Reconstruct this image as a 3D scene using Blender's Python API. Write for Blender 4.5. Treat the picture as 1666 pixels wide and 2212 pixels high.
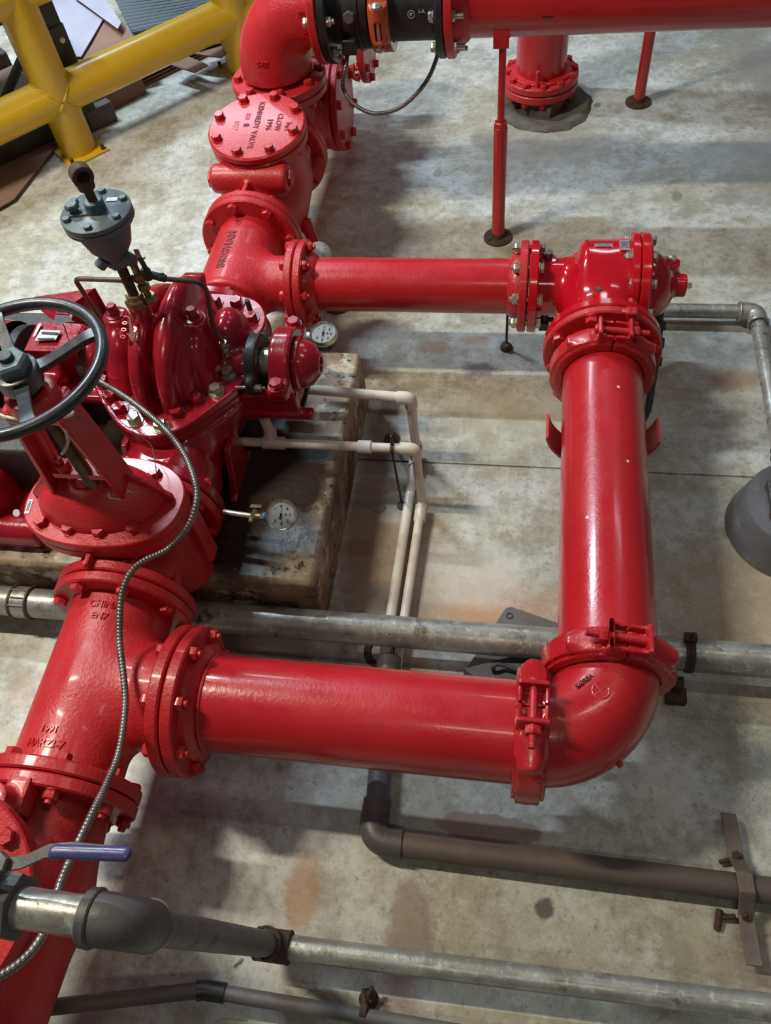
import bpy, math, random
import numpy as np
from mathutils import Matrix, Vector
for _o in list(bpy.data.objects): bpy.data.objects.remove(_o, do_unlink=True)
SC = bpy.context.scene
COL = SC.collection
# ------------------------------------------------------------------ camera
CAM_H = 2.05
FPX = 1746.7                                  # focal length in pixels of a 1666-wide frame
AX = np.array([[0.9861831, 0.05498371, -0.156268], [0.13288576, -0.82582105, 0.54805198], [0.09891547, 0.56124539, 0.82171731]])
cd = bpy.data.cameras.new('camera'); cam = bpy.data.objects.new('camera', cd); COL.objects.link(cam)
cd.sensor_fit = 'HORIZONTAL'; cd.sensor_width = 36; cd.lens = 36*FPX/1666; cd.clip_start = .05
cr = [AX[0][0], AX[1][0], -AX[2][0]]; cu = [-AX[0][1], -AX[1][1], AX[2][1]]; cf = [AX[0][2], AX[1][2], -AX[2][2]]
mw = Matrix.Identity(4)
for i in range(3):
    mw[i][0] = cr[i]; mw[i][1] = cu[i]; mw[i][2] = -cf[i]
mw[2][3] = CAM_H
cam.matrix_world = mw; SC.camera = cam
# ------------------------------------------------------------------ light, exposure
SC.view_settings.view_transform = 'Standard'; SC.view_settings.look = 'None'
SC.view_settings.exposure = 0.0; SC.view_settings.gamma = 1.0; SC.view_settings.use_curve_mapping = False
wd = bpy.data.worlds.new('room_ambient'); SC.world = wd; wd.use_nodes = True
wd.node_tree.nodes['Background'].inputs[0].default_value = (.80, .84, 1, 1); wd.node_tree.nodes['Background'].inputs[1].default_value = .065
def strip_light(loc, sx, sy, power, col, rot=(0, 0, 0)):
    l = bpy.data.lights.new('ceiling_light', 'AREA'); l.shape = 'RECTANGLE'; l.size = sx; l.size_y = sy; l.energy = power; l.color = col
    o = bpy.data.objects.new('ceiling_light', l); o.location = loc; o.rotation_euler = rot; COL.objects.link(o)
WARM = (1, .91, .73); COOL = (.72, .87, 1)
strip_light((-3.1, 1.4, 4.6), 1.3, .12, 220, WARM)       # rows of ceiling strips, 2.7 m apart
strip_light((-3.1, 4.1, 4.6), 1.3, .12, 250, COOL)
strip_light((-3.1, 6.8, 4.6), 1.3, .12, 85, COOL)
strip_light((.4, 6.8, 4.6), 1.3, .12, 34, COOL)
strip_light((2.2, 4.1, 4.6), 1.3, .12, 12, COOL)
strip_light((1.6, 1.4, 4.6), 1.3, .12, 12, WARM)
strip_light((.2, -1.3, 4.6), 1.3, .12, 16, WARM)
# ------------------------------------------------------------------ materials
def mat(name, base, rough=.5, metal=0., var=None, vscale=6., vamt=.5, bump=0., bscale=60., coat=0., spots=None, rvar=.12, dust=None):
    m = bpy.data.materials.new(name); m.use_nodes = True; nt = m.node_tree; N = nt.nodes; L = nt.links
    b = N['Principled BSDF']; b.inputs['Metallic'].default_value = metal; b.inputs['Roughness'].default_value = rough
    b.inputs['Coat Weight'].default_value = coat; b.inputs['Coat Roughness'].default_value = .12
    tc = N.new('ShaderNodeNewGeometry')
    def noise(s, d=6, r=.6):
        n = N.new('ShaderNodeTexNoise'); n.inputs['Scale'].default_value = s; n.inputs['Detail'].default_value = d; n.inputs['Roughness'].default_value = r
        L.new(tc.outputs['Position'], n.inputs['Vector']); return n
    def ramp(src, a, c, lo=0., hi=1.):
        r = N.new('ShaderNodeMapRange'); r.inputs[1].default_value = a; r.inputs[2].default_value = c; r.inputs[3].default_value = lo; r.inputs[4].default_value = hi
        L.new(src, r.inputs[0]); return r.outputs[0]
    def mix(f, a, c):
        x = N.new('ShaderNodeMix'); x.data_type = 'RGBA'; L.new(f, x.inputs[0])
        for s, i in ((a, 6), (c, 7)):
            if isinstance(s, tuple): x.inputs[i].default_value = (*s, 1)
            else: L.new(s, x.inputs[i])
        return x.outputs[2]
    b.inputs['Base Color'].default_value = (*base, 1)
    cur = tuple(base)
    n1 = noise(vscale)
    if var: cur = mix(ramp(n1.outputs[0], .5-vamt*.4, .5+vamt*.4), cur, tuple(var))
    if dust:
        sp = N.new('ShaderNodeSeparateXYZ'); L.new(tc.outputs['Normal'], sp.inputs[0])
        up = ramp(sp.outputs[2], .55, 1.0, 0, dust[1]); cur = mix(up, cur, tuple(dust[0]))
    if spots:
        for col, s, th, w in spots: cur = mix(ramp(noise(s, 8, .65).outputs[0], th, th+w), cur, tuple(col))
    if not isinstance(cur, tuple): L.new(cur, b.inputs['Base Color'])
    if rvar: L.new(ramp(noise(vscale*3).outputs[0], .3, .7, max(.03, rough-rvar), rough+rvar), b.inputs['Roughness'])
    if bump:
        bp = N.new('ShaderNodeBump'); bp.inputs['Strength'].default_value = bump; bp.inputs['Distance'].default_value = .002
        L.new(noise(bscale, 3).outputs[0], bp.inputs['Height']); L.new(bp.outputs[0], b.inputs['Normal'])
    m['nodes_ready'] = 1
    return m
M = {}
chip = ((.05, .03, .035), 55., .72, .02)
M['red'] = mat('fire_red_paint', (.53, .017, .024), .30, 0, (.42, .010, .015), 3.5, .5, .30, 100, .40, [chip, ((.62, .30, .30), 130., .74, .03)], .10)
M['redcast'] = mat('fire_red_cast_paint', (.55, .020, .026), .43, 0, (.44, .013, .018), 7, .5, .8, 120, .15, [chip, ((.10, .03, .025), 14., .70, .05)], .08)
M['crimson'] = mat('crimson_pump_paint', (.34, .008, .024), .22, 0, (.26, .006, .018), 6, .5, .35, 60, .5, [((.05, .01, .015), 30., .70, .03)], .08)
M['gloss'] = mat('glossy_red_enamel', (.52, .006, .014), .14, 0, (.46, .005, .012), 6, .5, .12, 40, .6, None, .05)
M['inkred'] = mat('dark_worn_casting_letters', (.10, .006, .010), .6, 0, (.22, .010, .016), 60, .6)
M['raised'] = mat('raised_red_letters', (.60, .02, .03), .3, 0, (.42, .01, .015), 60, .6, .3)
M['galv'] = mat('galvanised_steel', (.46, .46, .43), .38, .55, (.27, .255, .22), 14, .5, .2, 150, 0, [((.56, .57, .54), 48., .55, .12), ((.12, .11, .08), 15., .58, .10), ((.06, .05, .04), 70., .66, .04)], .12)
M['greypipe'] = mat('dull_grey_pipe', (.17, .165, .165), .55, .25, (.12, .11, .105), 12, .5, .2, 120, 0, [((.10, .07, .055), 16., .6, .1)], .1)
M['darkpipe'] = mat('dark_brown_grey_pipe', (.10, .082, .075), .6, .1, (.14, .105, .09), 10, .5, .2, 120, 0, None, .1)
M['ductile'] = mat('grey_malleable_iron', (.085, .08, .082), .5, .2, (.11, .10, .098), 10, .5, .25, 120, 0, None, .1)
M['zinc'] = mat('zinc_plated_steel', (.52, .51, .46), .32, .8, (.38, .36, .28), 60, .5, 0, 60, 0, None, .08)
M['steel'] = mat('bright_machined_steel', (.62, .58, .46), .28, .9, (.5, .47, .38), 20, .5)
M['iron'] = mat('dark_raw_iron', (.035, .034, .036), .5, .3, (.06, .055, .05), 20, .5, .4, 100)
M['wheelblack'] = mat('black_enamel', (.022, .024, .030), .34, 0, (.035, .037, .044), 15, .5, .15, 120, .2, None, .08)
M['black'] = mat('black_paint', (.014, .014, .016), .42, 0, (.022, .022, .024), 15, .5, .2, 80)
M['rubber'] = mat('matt_black_rubber', (.03, .031, .034), .7, 0, (.045, .045, .05), 12, .5, .3, 90)
M['orange'] = mat('orange_enamel', (.50, .085, .022), .28, 0, (.42, .07, .02), 10, .5, .1, 80, .3)
M['yellow'] = mat('safety_yellow_paint', (.68, .42, .012), .36, 0, (.55, .34, .015), 4, .5, .15, 40, .2, [((.12, .08, .03), 22., .74, .03)], .08)
M['rust'] = mat('rusty_iron', (.085, .045, .032), .75, .1, (.05, .03, .024), 40, .5, .8, 120, 0, [((.20, .10, .06), 60., .6, .1)])
M['pvc'] = mat('aged_white_pvc', (.58, .52, .42), .38, 0, (.72, .70, .66), 9, .5, 0, 60, 0, [((.30, .20, .11), 16., .60, .16), ((.10, .06, .04), 55., .68, .04)])
M['pvcnew'] = mat('white_pvc_coupling', (.68, .68, .72), .35, 0, (.62, .62, .66), 9)
M['pvcgrey'] = mat('grey_plastic_pipe', (.13, .13, .14), .45, 0, (.10, .10, .105), 9)
M['bluegrey'] = mat('blue_grey_paint', (.10, .145, .165), .45, 0, (.075, .105, .12), 14, .5, .35, 110, 0, [((.16, .12, .10), 30., .62, .1)])
M['brass'] = mat('old_brass', (.30, .24, .13), .4, .7, (.17, .13, .07), 40, .5, .3, 120)
M['copper'] = mat('dull_copper_tube', (.17, .11, .09), .42, .5, (.11, .075, .06), 30, .5, .1, 120)
M['flex'] = mat('spiral_steel_conduit', (.30, .29, .28), .36, .75, (.16, .14, .13), 18, .5, 0, 60, 0, [((.10, .07, .05), 12., .6, .1)])
M['flexdark'] = mat('brown_spiral_conduit', (.16, .125, .105), .5, .4, (.10, .08, .07), 18, .5)
M['dial'] = mat('white_dial_face', (.66, .73, .78), .5)
M['ink'] = mat('black_print', (.015, .016, .02), .6)
M['blueink'] = mat('blue_print', (.06, .09, .28), .5)
M['label'] = mat('white_paper_label', (.62, .62, .68), .5)
M['darksteel'] = mat('dark_forged_steel', (.085, .085, .095), .5, .2, (.06, .06, .065), 10, .5, .2, 90)
M['plate'] = mat('aluminium_nameplate', (.42, .42, .44), .5, .4, (.30, .30, .32), 200, .4)
M['card'] = mat('brown_cardboard', (.24, .145, .105), .8, 0, (.19, .115, .085), 5, .5)
M['cardwhite'] = mat('pale_board', (.40, .40, .50), .8, 0, (.34, .34, .43), 5, .5)
M['slate'] = mat('grey_ridged_sheet', (.10, .135, .17), .5, .1, (.10, .13, .16), 5, .5)
M['blackgreen'] = mat('dark_green_upright', (.018, .028, .026), .5, 0, (.028, .036, .034), 12, .5)
M['purple'] = mat('blue_vinyl_grip', (.05, .045, .15), .3, 0, (.07, .06, .17), 20, .5)
M['glass'] = None
g = bpy.data.materials.new('clear_glass'); g.use_nodes = True
gb = g.node_tree.nodes['Principled BSDF']; gb.inputs['Transmission Weight'].default_value = 1; gb.inputs['Roughness'].default_value = .02; gb.inputs['IOR'].default_value = 1.2
M['glass'] = g
# ------------------------------------------------------------------ geometry helpers
def V(*a): return np.array(a if len(a) > 1 else a[0], float)
def unit(v): v = V(v); return v/np.linalg.norm(v)
def at(px, py, z):                            # the point at height z on the sight line through a photo pixel
    r = AX @ np.array([(px-833)/FPX, (py-1106)/FPX, 1.]); t = (CAM_H-z)/r[2]
    return V(r[0]*t, r[1]*t, z)
def frame(o, ax, hint=None):
    z = unit(ax)
    h = V(hint) if hint is not None else (V(0, 0, 1) if abs(z[2]) < .9 else V(0, 1, 0))
    x = h-z*(h@z); x = unit(x); y = np.cross(z, x)
    F = np.eye(4); F[:3, 0] = x; F[:3, 1] = y; F[:3, 2] = z; F[:3, 3] = V(o); return F
def xf(F, vs): vs = np.asarray(vs, float).reshape(-1, 3); return vs @ F[:3, :3].T + F[:3, 3]
I4 = np.eye(4)
def join(*gs):
    vs = []; fs = []; n = 0
    for g in gs:
        if g is None: continue
        v, f = g; vs.append(np.asarray(v, float)); fs += [tuple(i+n for i in q) for q in f]; n += len(v)
    return np.concatenate(vs), fs
def lathe(prof, o, ax, seg=64, hint=None, caps=True, ph=0.):
    F = frame(o, ax, hint); a = ph+np.arange(seg)*2*math.pi/seg; vs = []
    for r, h in prof: vs += [(max(r, 1e-5)*math.cos(t), max(r, 1e-5)*math.sin(t), h) for t in a]
    fs = []
    for k in range(len(prof)-1):
        for i in range(seg):
            j = (i+1) % seg; fs.append((k*seg+i, k*seg+j, (k+1)*seg+j, (k+1)*seg+i))
    if caps:
        fs.append(tuple(range(seg))[::-1]); fs.append(tuple((len(prof)-1)*seg+i for i in range(seg)))
    return xf(F, vs), fs
def cyl(a, b, r, seg=32, bev=.0015, r2=None, ph=0.):
    a = V(a); b = V(b); h = np.linalg.norm(b-a); r2 = r if r2 is None else r2; bev = min(bev, r*.4, h*.4)
    return lathe([(r-bev, 0), (r, bev), (r2, h-bev), (r2-bev, h)], a, b-a, seg, ph=ph)
def box(c, s, F=None, rz=0.):
    x, y, z = [q/2 for q in s]
    vs = [(sx*x, sy*y, sz*z) for sx in (-1, 1) for sy in (-1, 1) for sz in (-1, 1)]
    fs = [(0, 1, 3, 2), (4, 6, 7, 5), (0, 4, 5, 1), (2, 3, 7, 6), (0, 2, 6, 4), (1, 5, 7, 3)]
    vs = np.array(vs)
    if F is None:
        cz, sn = math.cos(rz), math.sin(rz)
        vs = vs @ np.array([[cz, sn, 0], [-sn, cz, 0], [0, 0, 1]]) + V(c)
    else: vs = xf(F, vs+V(c))
    return vs, fs
def prism(poly, h0, h1, F=None):
    n = len(poly); F = I4 if F is None else F
    vs = [(p[0], p[1], h0) for p in poly]+[(p[0], p[1], h1) for p in poly]
    fs = [tuple(range(n))[::-1], tuple(range(n, 2*n))]+[(i, (i+1) % n, n+(i+1) % n, n+i) for i in range(n)]
    return xf(F, vs), fs
def spline(pts, n=12, closed=False):
    P = [V(p) for p in pts]; out = []; m = len(P)
    for i in range(m if closed else m-1):
        g = (lambda k: P[k % m]) if closed else (lambda k: P[min(max(k, 0), m-1)])
        a, b, c, d = g(i-1), g(i), g(i+1), g(i+2)
        for k in range(n):
            t = k/n; out.append(.5*((2*b)+(c-a)*t+(2*a-5*b+4*c-d)*t*t+(3*b-a-3*c+d)*t**3))
    if not closed: out.append(P[-1])
    return out
def bent(pts, rad, n=8):                      # polyline with round bends
    P = [V(p) for p in pts]; out = [P[0]]
    for i in range(1, len(P)-1):
        a = unit(P[i-1]-P[i]); c = unit(P[i+1]-P[i]); d = rad[i-1] if isinstance(rad, (list, tuple)) else rad
        for k in range(n+1):
            t = k/n; out.append((1-t)**2*(P[i]+a*d)+2*t*(1-t)*P[i]+t*t*(P[i]+c*d))
    out.append(P[-1]); return out
def tube(path, r, seg=20, closed=False, rf=None, caps=True):
    P = [V(p) for p in path]; n = len(P); T = []
    for i in range(n):
        a = P[(i-1) % n] if (closed or i > 0) else P[i]; b = P[(i+1) % n] if (closed or i < n-1) else P[i]
        T.append(unit(b-a))
    u = np.cross(T[0], V(0, 0, 1)); u = unit(u) if np.linalg.norm(u) > .1 else V(1, 0, 0)
    vs = []
    for i in range(n):
        u = unit(u-T[i]*(u@T[i])); w = np.cross(T[i], u); R = r if rf is None else rf(i/(n-1 if n > 1 else 1), i)
        for k in range(seg):
            t = 2*math.pi*k/seg; vs.append(P[i]+R*(math.cos(t)*u+math.sin(t)*w))
    fs = []
    for i in range(n if closed else n-1):
        for k in range(seg):
            j = (k+1) % seg; i2 = (i+1) % n; fs.append((i*seg+k, i*seg+j, i2*seg+j, i2*seg+k))
    if caps and not closed: fs.append(tuple(range(seg))[::-1]); fs.append(tuple((n-1)*seg+k for k in range(seg)))
    return np.array(vs), fs
def resample(path, step):
    P = np.array([V(p) for p in path]); d = np.r_[0, np.cumsum(np.linalg.norm(np.diff(P, axis=0), axis=1))]
    n = max(2, int(d[-1]/step)); s = np.linspace(0, d[-1], n)
    return [V(*[np.interp(t, d, P[:, k]) for k in range(3)]) for t in s]
def conduit(path, r, pitch=.008, amp=.16, seg=12):
    P = resample(path, pitch/4); return tube(P, r, seg, rf=lambda t, i: r*(1+amp*[-1, 0.3, 1, .3][i % 4]*.5))
def torus(c, ax, R, r, seg=72, s2=16):
    F = frame(c, ax); P = [xf(F, [(R*math.cos(t), R*math.sin(t), 0)])[0] for t in np.arange(seg)*2*math.pi/seg]
    return tube(P, r, s2, closed=True)
# ------------------------------------------------------------------ signed distance casting bodies (surface nets)
def smin(a, b, k): h = np.clip(.5+.5*(b-a)/k, 0, 1); return b*(1-h)+a*h-k*h*(1-h)
def smax(a, b, k): return -smin(-a, -b, k)
def s_cyl(p, a, b, r, rnd=.004):
    a = V(a); b = V(b); h = np.linalg.norm(b-a); z = (b-a)/h; q = p-(a+b)/2; t = q@z; d = np.sqrt(np.maximum((q*q).sum(-1)-t*t, 0))
    dx = d-r+rnd; dy = np.abs(t)-h/2+rnd
    return np.minimum(np.maximum(dx, dy), 0)+np.sqrt(np.maximum(dx, 0)**2+np.maximum(dy, 0)**2)-rnd
def s_cap(p, a, b, r1, r2=None):
    r2 = r1 if r2 is None else r2; a = V(a); b = V(b); ab = b-a; t = np.clip(((p-a)@ab)/(ab@ab), 0, 1)
    return np.linalg.norm(p-(a+t[..., None]*ab), axis=-1)-(r1+(r2-r1)*t)
def s_ell(p, c, r): r = V(r); q = (p-V(c)); k0 = np.linalg.norm(q/r, axis=-1); k1 = np.linalg.norm(q/(r*r), axis=-1); return k0*(k0-1)/np.maximum(k1, 1e-6)
def s_box(p, c, s, rnd=.006, F=None):
    q = p-V(c) if F is None else (p-F[:3, 3])@F[:3, :3]-V(c)
    q = np.abs(q)-V(s)/2+rnd; return np.linalg.norm(np.maximum(q, 0), axis=-1)+np.minimum(q.max(-1), 0)-rnd
def s_tor(p, c, ax, R, r):
    z = unit(ax); q = p-V(c); t = q@z; d = np.sqrt(np.maximum((q*q).sum(-1)-t*t, 0)); return np.sqrt((d-R)**2+t*t)-r
def nets(fn, lo, hi, res):
    lo = V(lo); hi = V(hi); n = np.ceil((hi-lo)/res).astype(int)+1
    ax = [lo[i]+np.arange(n[i])*res for i in range(3)]
    P = np.stack(np.meshgrid(*ax, indexing='ij'), -1); D = fn(P.reshape(-1, 3)).reshape(P.shape[:3]); S = D < 0
    C = np.zeros(tuple(n-1), int); acc = np.zeros(tuple(n-1)+(3,)); cnt = np.zeros(tuple(n-1))
    for axx in range(3):
        sl0 = [slice(None)]*3; sl1 = [slice(None)]*3; sl0[axx] = slice(0, -1); sl1[axx] = slice(1, None)
        a = D[tuple(sl0)]; b = D[tuple(sl1)]; cr_ = (a < 0) != (b < 0); t = np.where(cr_, a/np.where(a == b, 1, a-b), 0)
        pos = P[tuple(sl0)].copy(); pos[..., axx] += t*res
        o1, o2 = [k for k in range(3) if k != axx]
        for d1 in (0, 1):
            for d2 in (0, 1):
                s = [slice(None)]*3; s[o1] = slice(d1, d1+n[o1]-1); s[o2] = slice(d2, d2+n[o2]-1)
                c = cr_[tuple(s)]; acc += np.where(c[..., None], pos[tuple(s)], 0); cnt += c
    m = cnt > 0; idx = -np.ones(m.shape, int); idx[m] = np.arange(m.sum()); vs = acc[m]/cnt[m][:, None]; fs = []
    for axx in range(3):
        o1, o2 = [(1, 2), (2, 0), (0, 1)][axx]
        sl0 = [slice(1, -1)]*3; sl1 = [slice(1, -1)]*3; sl0[axx] = slice(0, -1); sl1[axx] = slice(1, None)
        a = S[tuple(sl0)]; b = S[tuple(sl1)]; q = np.argwhere(a != b)
        if not len(q): continue
        fl = a[tuple(q.T)]; g0 = q.copy(); g0[:, o1] += 1; g0[:, o2] += 1; g0[:, axx] += 0
        def cell(d1, d2):
            h = g0.copy(); h[:, o1] -= d1; h[:, o2] -= d2; return idx[tuple(h.T)]
        A, B, Cc, Dd = cell(0, 0), cell(1, 0), cell(1, 1), cell(0, 1)
        for k in range(len(q)):
            f = (A[k], B[k], Cc[k], Dd[k]); fs.append(tuple(int(i) for i in (f if fl[k] else f[::-1])))
    e = res*.2
    for _ in range(3):
        d = fn(vs); gr = np.stack([fn(vs+np.eye(3)[i]*e)-fn(vs-np.eye(3)[i]*e) for i in range(3)], -1)/(2*e)
        st = -(d/np.maximum((gr*gr).sum(-1), .2))[:, None]*gr; l = np.linalg.norm(st, axis=-1, keepdims=True)
        vs = vs+st*np.minimum(1, res*.5/np.maximum(l, 1e-9))
    return vs, fs
# ------------------------------------------------------------------ objects
ORG = {}
def thing(name, label, cat, loc, group=None):
    o = bpy.data.objects.new(name, None); COL.objects.link(o); o.location = tuple(float(c) for c in loc); o.empty_display_size = .05
    o['label'] = label; o['category'] = cat
    if group: o['group'] = group
    ORG[o.name] = V(loc); return o
def obj(name, geo, m, parent=None, bevel=0, ang=35, label=None, org=None, segs=2):
    vs, fs = geo; me = bpy.data.meshes.new(name)
    o0 = ORG[parent.name] if parent is not None else (V(org) if org is not None else V(vs.mean(0)[0], vs.mean(0)[1], vs[:, 2].min()))
    me.from_pydata((vs-o0).tolist(), [], fs); me.update(); me.validate()
    import bmesh
    bm = bmesh.new(); bm.from_mesh(me); bmesh.ops.recalc_face_normals(bm, faces=bm.faces); bm.to_mesh(me); bm.free()
    me.polygons.foreach_set('use_smooth', [True]*len(me.polygons)); me.set_sharp_from_angle(angle=math.radians(ang))
    me.materials.append(M[m] if isinstance(m, str) else m)
    o = bpy.data.objects.new(name, me); COL.objects.link(o)
    if parent is not None: o.parent = parent
    else: o.location = o0
    if bevel:
        b = o.modifiers.new('bevel', 'BEVEL'); b.width = bevel; b.segments = segs; b.limit_method = 'ANGLE'; b.angle_limit = math.radians(40); b.harden_normals = False
    if label: o['label'] = label
    ORG[o.name] = o0; return o
def tag(o, label, cat, group=None):
    o['label'] = label; o['category'] = cat
    if group: o['group'] = group
    return o
def struct(o): o['kind'] = 'structure'; return o
def inst(name, me, F, parent):                # a repeated part: shares mesh data, own object
    o = bpy.data.objects.new(name, me); COL.objects.link(o); F = F.copy(); F[:3, 3] -= ORG[parent.name]
    o.parent = parent; o.matrix_local = Matrix(F.tolist()); return o
_MC = {}
def datamesh(key, geo, m, ang=35):
    if key in _MC: return _MC[key]
    vs, fs = geo; me = bpy.data.meshes.new(key); me.from_pydata(np.asarray(vs).tolist(), [], fs); me.update()
    me.polygons.foreach_set('use_smooth', [True]*len(me.polygons)); me.set_sharp_from_angle(angle=math.radians(ang))
    me.materials.append(M[m]); _MC[key] = me; return me
def hexg(R, h, o=(0, 0, 0), ax=(0, 0, 1)):    # chamfered hexagon
    return lathe([(R*.98, 0), (R, h*.03), (R, h*.80), (R*.86, h), (.001, h)], o, ax, 6)
def nut_bolt(R, grip, m, key, stud=.02):      # head above z=0, nut below z=-grip
    g_ = join(lathe([(R*1.15, 0), (R*1.15, .0025), (.001, .0025)], (0, 0, 0), (0, 0, 1), 24), hexg(R, R*.95, (0, 0, .002)),
              lathe([(R*1.15, 0), (R*1.15, .0025), (.001, .0025)], (0, 0, -grip), (0, 0, -1), 24), hexg(R, R*1.05, (0, 0, -grip-.002), (0, 0, -1)),
              cyl((0, 0, -grip-stud-R), (0, 0, 0), R*.52, 16))
    return datamesh(key, g_, m)
def bolts(parent, o, ax, rc, n, R, grip, m='redcast', ph=None, stud=.014, skip=(), name='bolt'):
    me = nut_bolt(R, grip, m, 'bolt_%s_%d_%d' % (m, int(R*1e4), int(grip*1e4)), stud)
    F = frame(o, ax); ph = math.pi/n if ph is None else ph; rnd = random.Random(int(abs(o[0]*991+o[1]*577+o[2]*131)*100))
    for k in range(n):
        if k in skip: continue
        t = ph+2*math.pi*k/n; c = xf(F, [(rc*math.cos(t), rc*math.sin(t), 0)])[0]
        inst(name, me, frame(c, ax, F[:3, 0]*math.cos(s := rnd.random()*6)+F[:3, 1]*math.sin(s)), parent)
def flange_geo(o, ax, R, t, hub=None, hubh=0, bev=.004):  # disc from o along ax, hub continuing beyond it
    g_ = lathe([(R-bev, 0), (R, bev), (R, t-bev), (R-bev, t)], o, ax, 96)
    if hub: g_ = join(g_, lathe([(hub*1.22, 0), (hub*1.20, hubh*.45), (hub*1.08, hubh*.85), (hub, hubh)], V(o)+unit(ax)*(t-.001), ax, 64))
    return g_
def hexplug(c, ax, R, h, m, parent, name='plug', square=False):
    return obj(name, join(lathe([(R, 0), (R, h), (R*.8, h*1.15), (.001, h*1.15)], c, ax, 4 if square else 6), cyl(V(c)-unit(ax)*.006, V(c)+unit(ax)*.002, R*1.15, 20)), m, parent)
def text_geo(s, size, depth=.0015, align='CENTER', spacing=1.0, line=1.0):
    c = bpy.data.curves.new('lettering', 'FONT'); c.body = s; c.size = size; c.extrude = depth; c.align_x = align; c.align_y = 'CENTER'
    c.offset = size*.022; c.space_character = spacing; c.space_line = line; c.resolution_u = 3
    o = bpy.data.objects.new('lettering', c); COL.objects.link(o); dg = bpy.context.evaluated_depsgraph_get()
    me = bpy.data.meshes.new_from_object(o.evaluated_get(dg)); vs = np.array([v.co[:] for v in me.vertices]); fs = [tuple(p.vertices) for p in me.polygons]
    bpy.data.objects.remove(o); bpy.data.curves.remove(c); bpy.data.meshes.remove(me); return vs, fs
def text_flat(s, size, F, **k): v, f = text_geo(s, size, **k); return xf(F, v), f
def text_cyl(s, size, a, ax, r, up, **k):     # writing wrapped on a cylinder: axis point a, axis ax = reading direction, `up` = outward direction at middle
    v, f = text_geo(s, size, **k); F = frame(a, ax, up); out = []   # x of F = up (outward), y, z = axis
    for x, y, z in v:
        t = -y/r; out.append(((r+z)*math.cos(t), (r+z)*math.sin(t), x))
    return xf(F, out), f
def text_ring(s, size, a, ax, r, up, **k):    # writing that runs round the cylinder
    v, f = text_geo(s, size, **k); F = frame(a, ax, up); out = []
    for x, y, z in v:
        t = x/r; out.append(((r+z)*math.cos(t), (r+z)*math.sin(t), y))
    return xf(F, out), f
def sag(rng, n): return [rng.uniform(-1, 1) for _ in range(n)]
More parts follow.
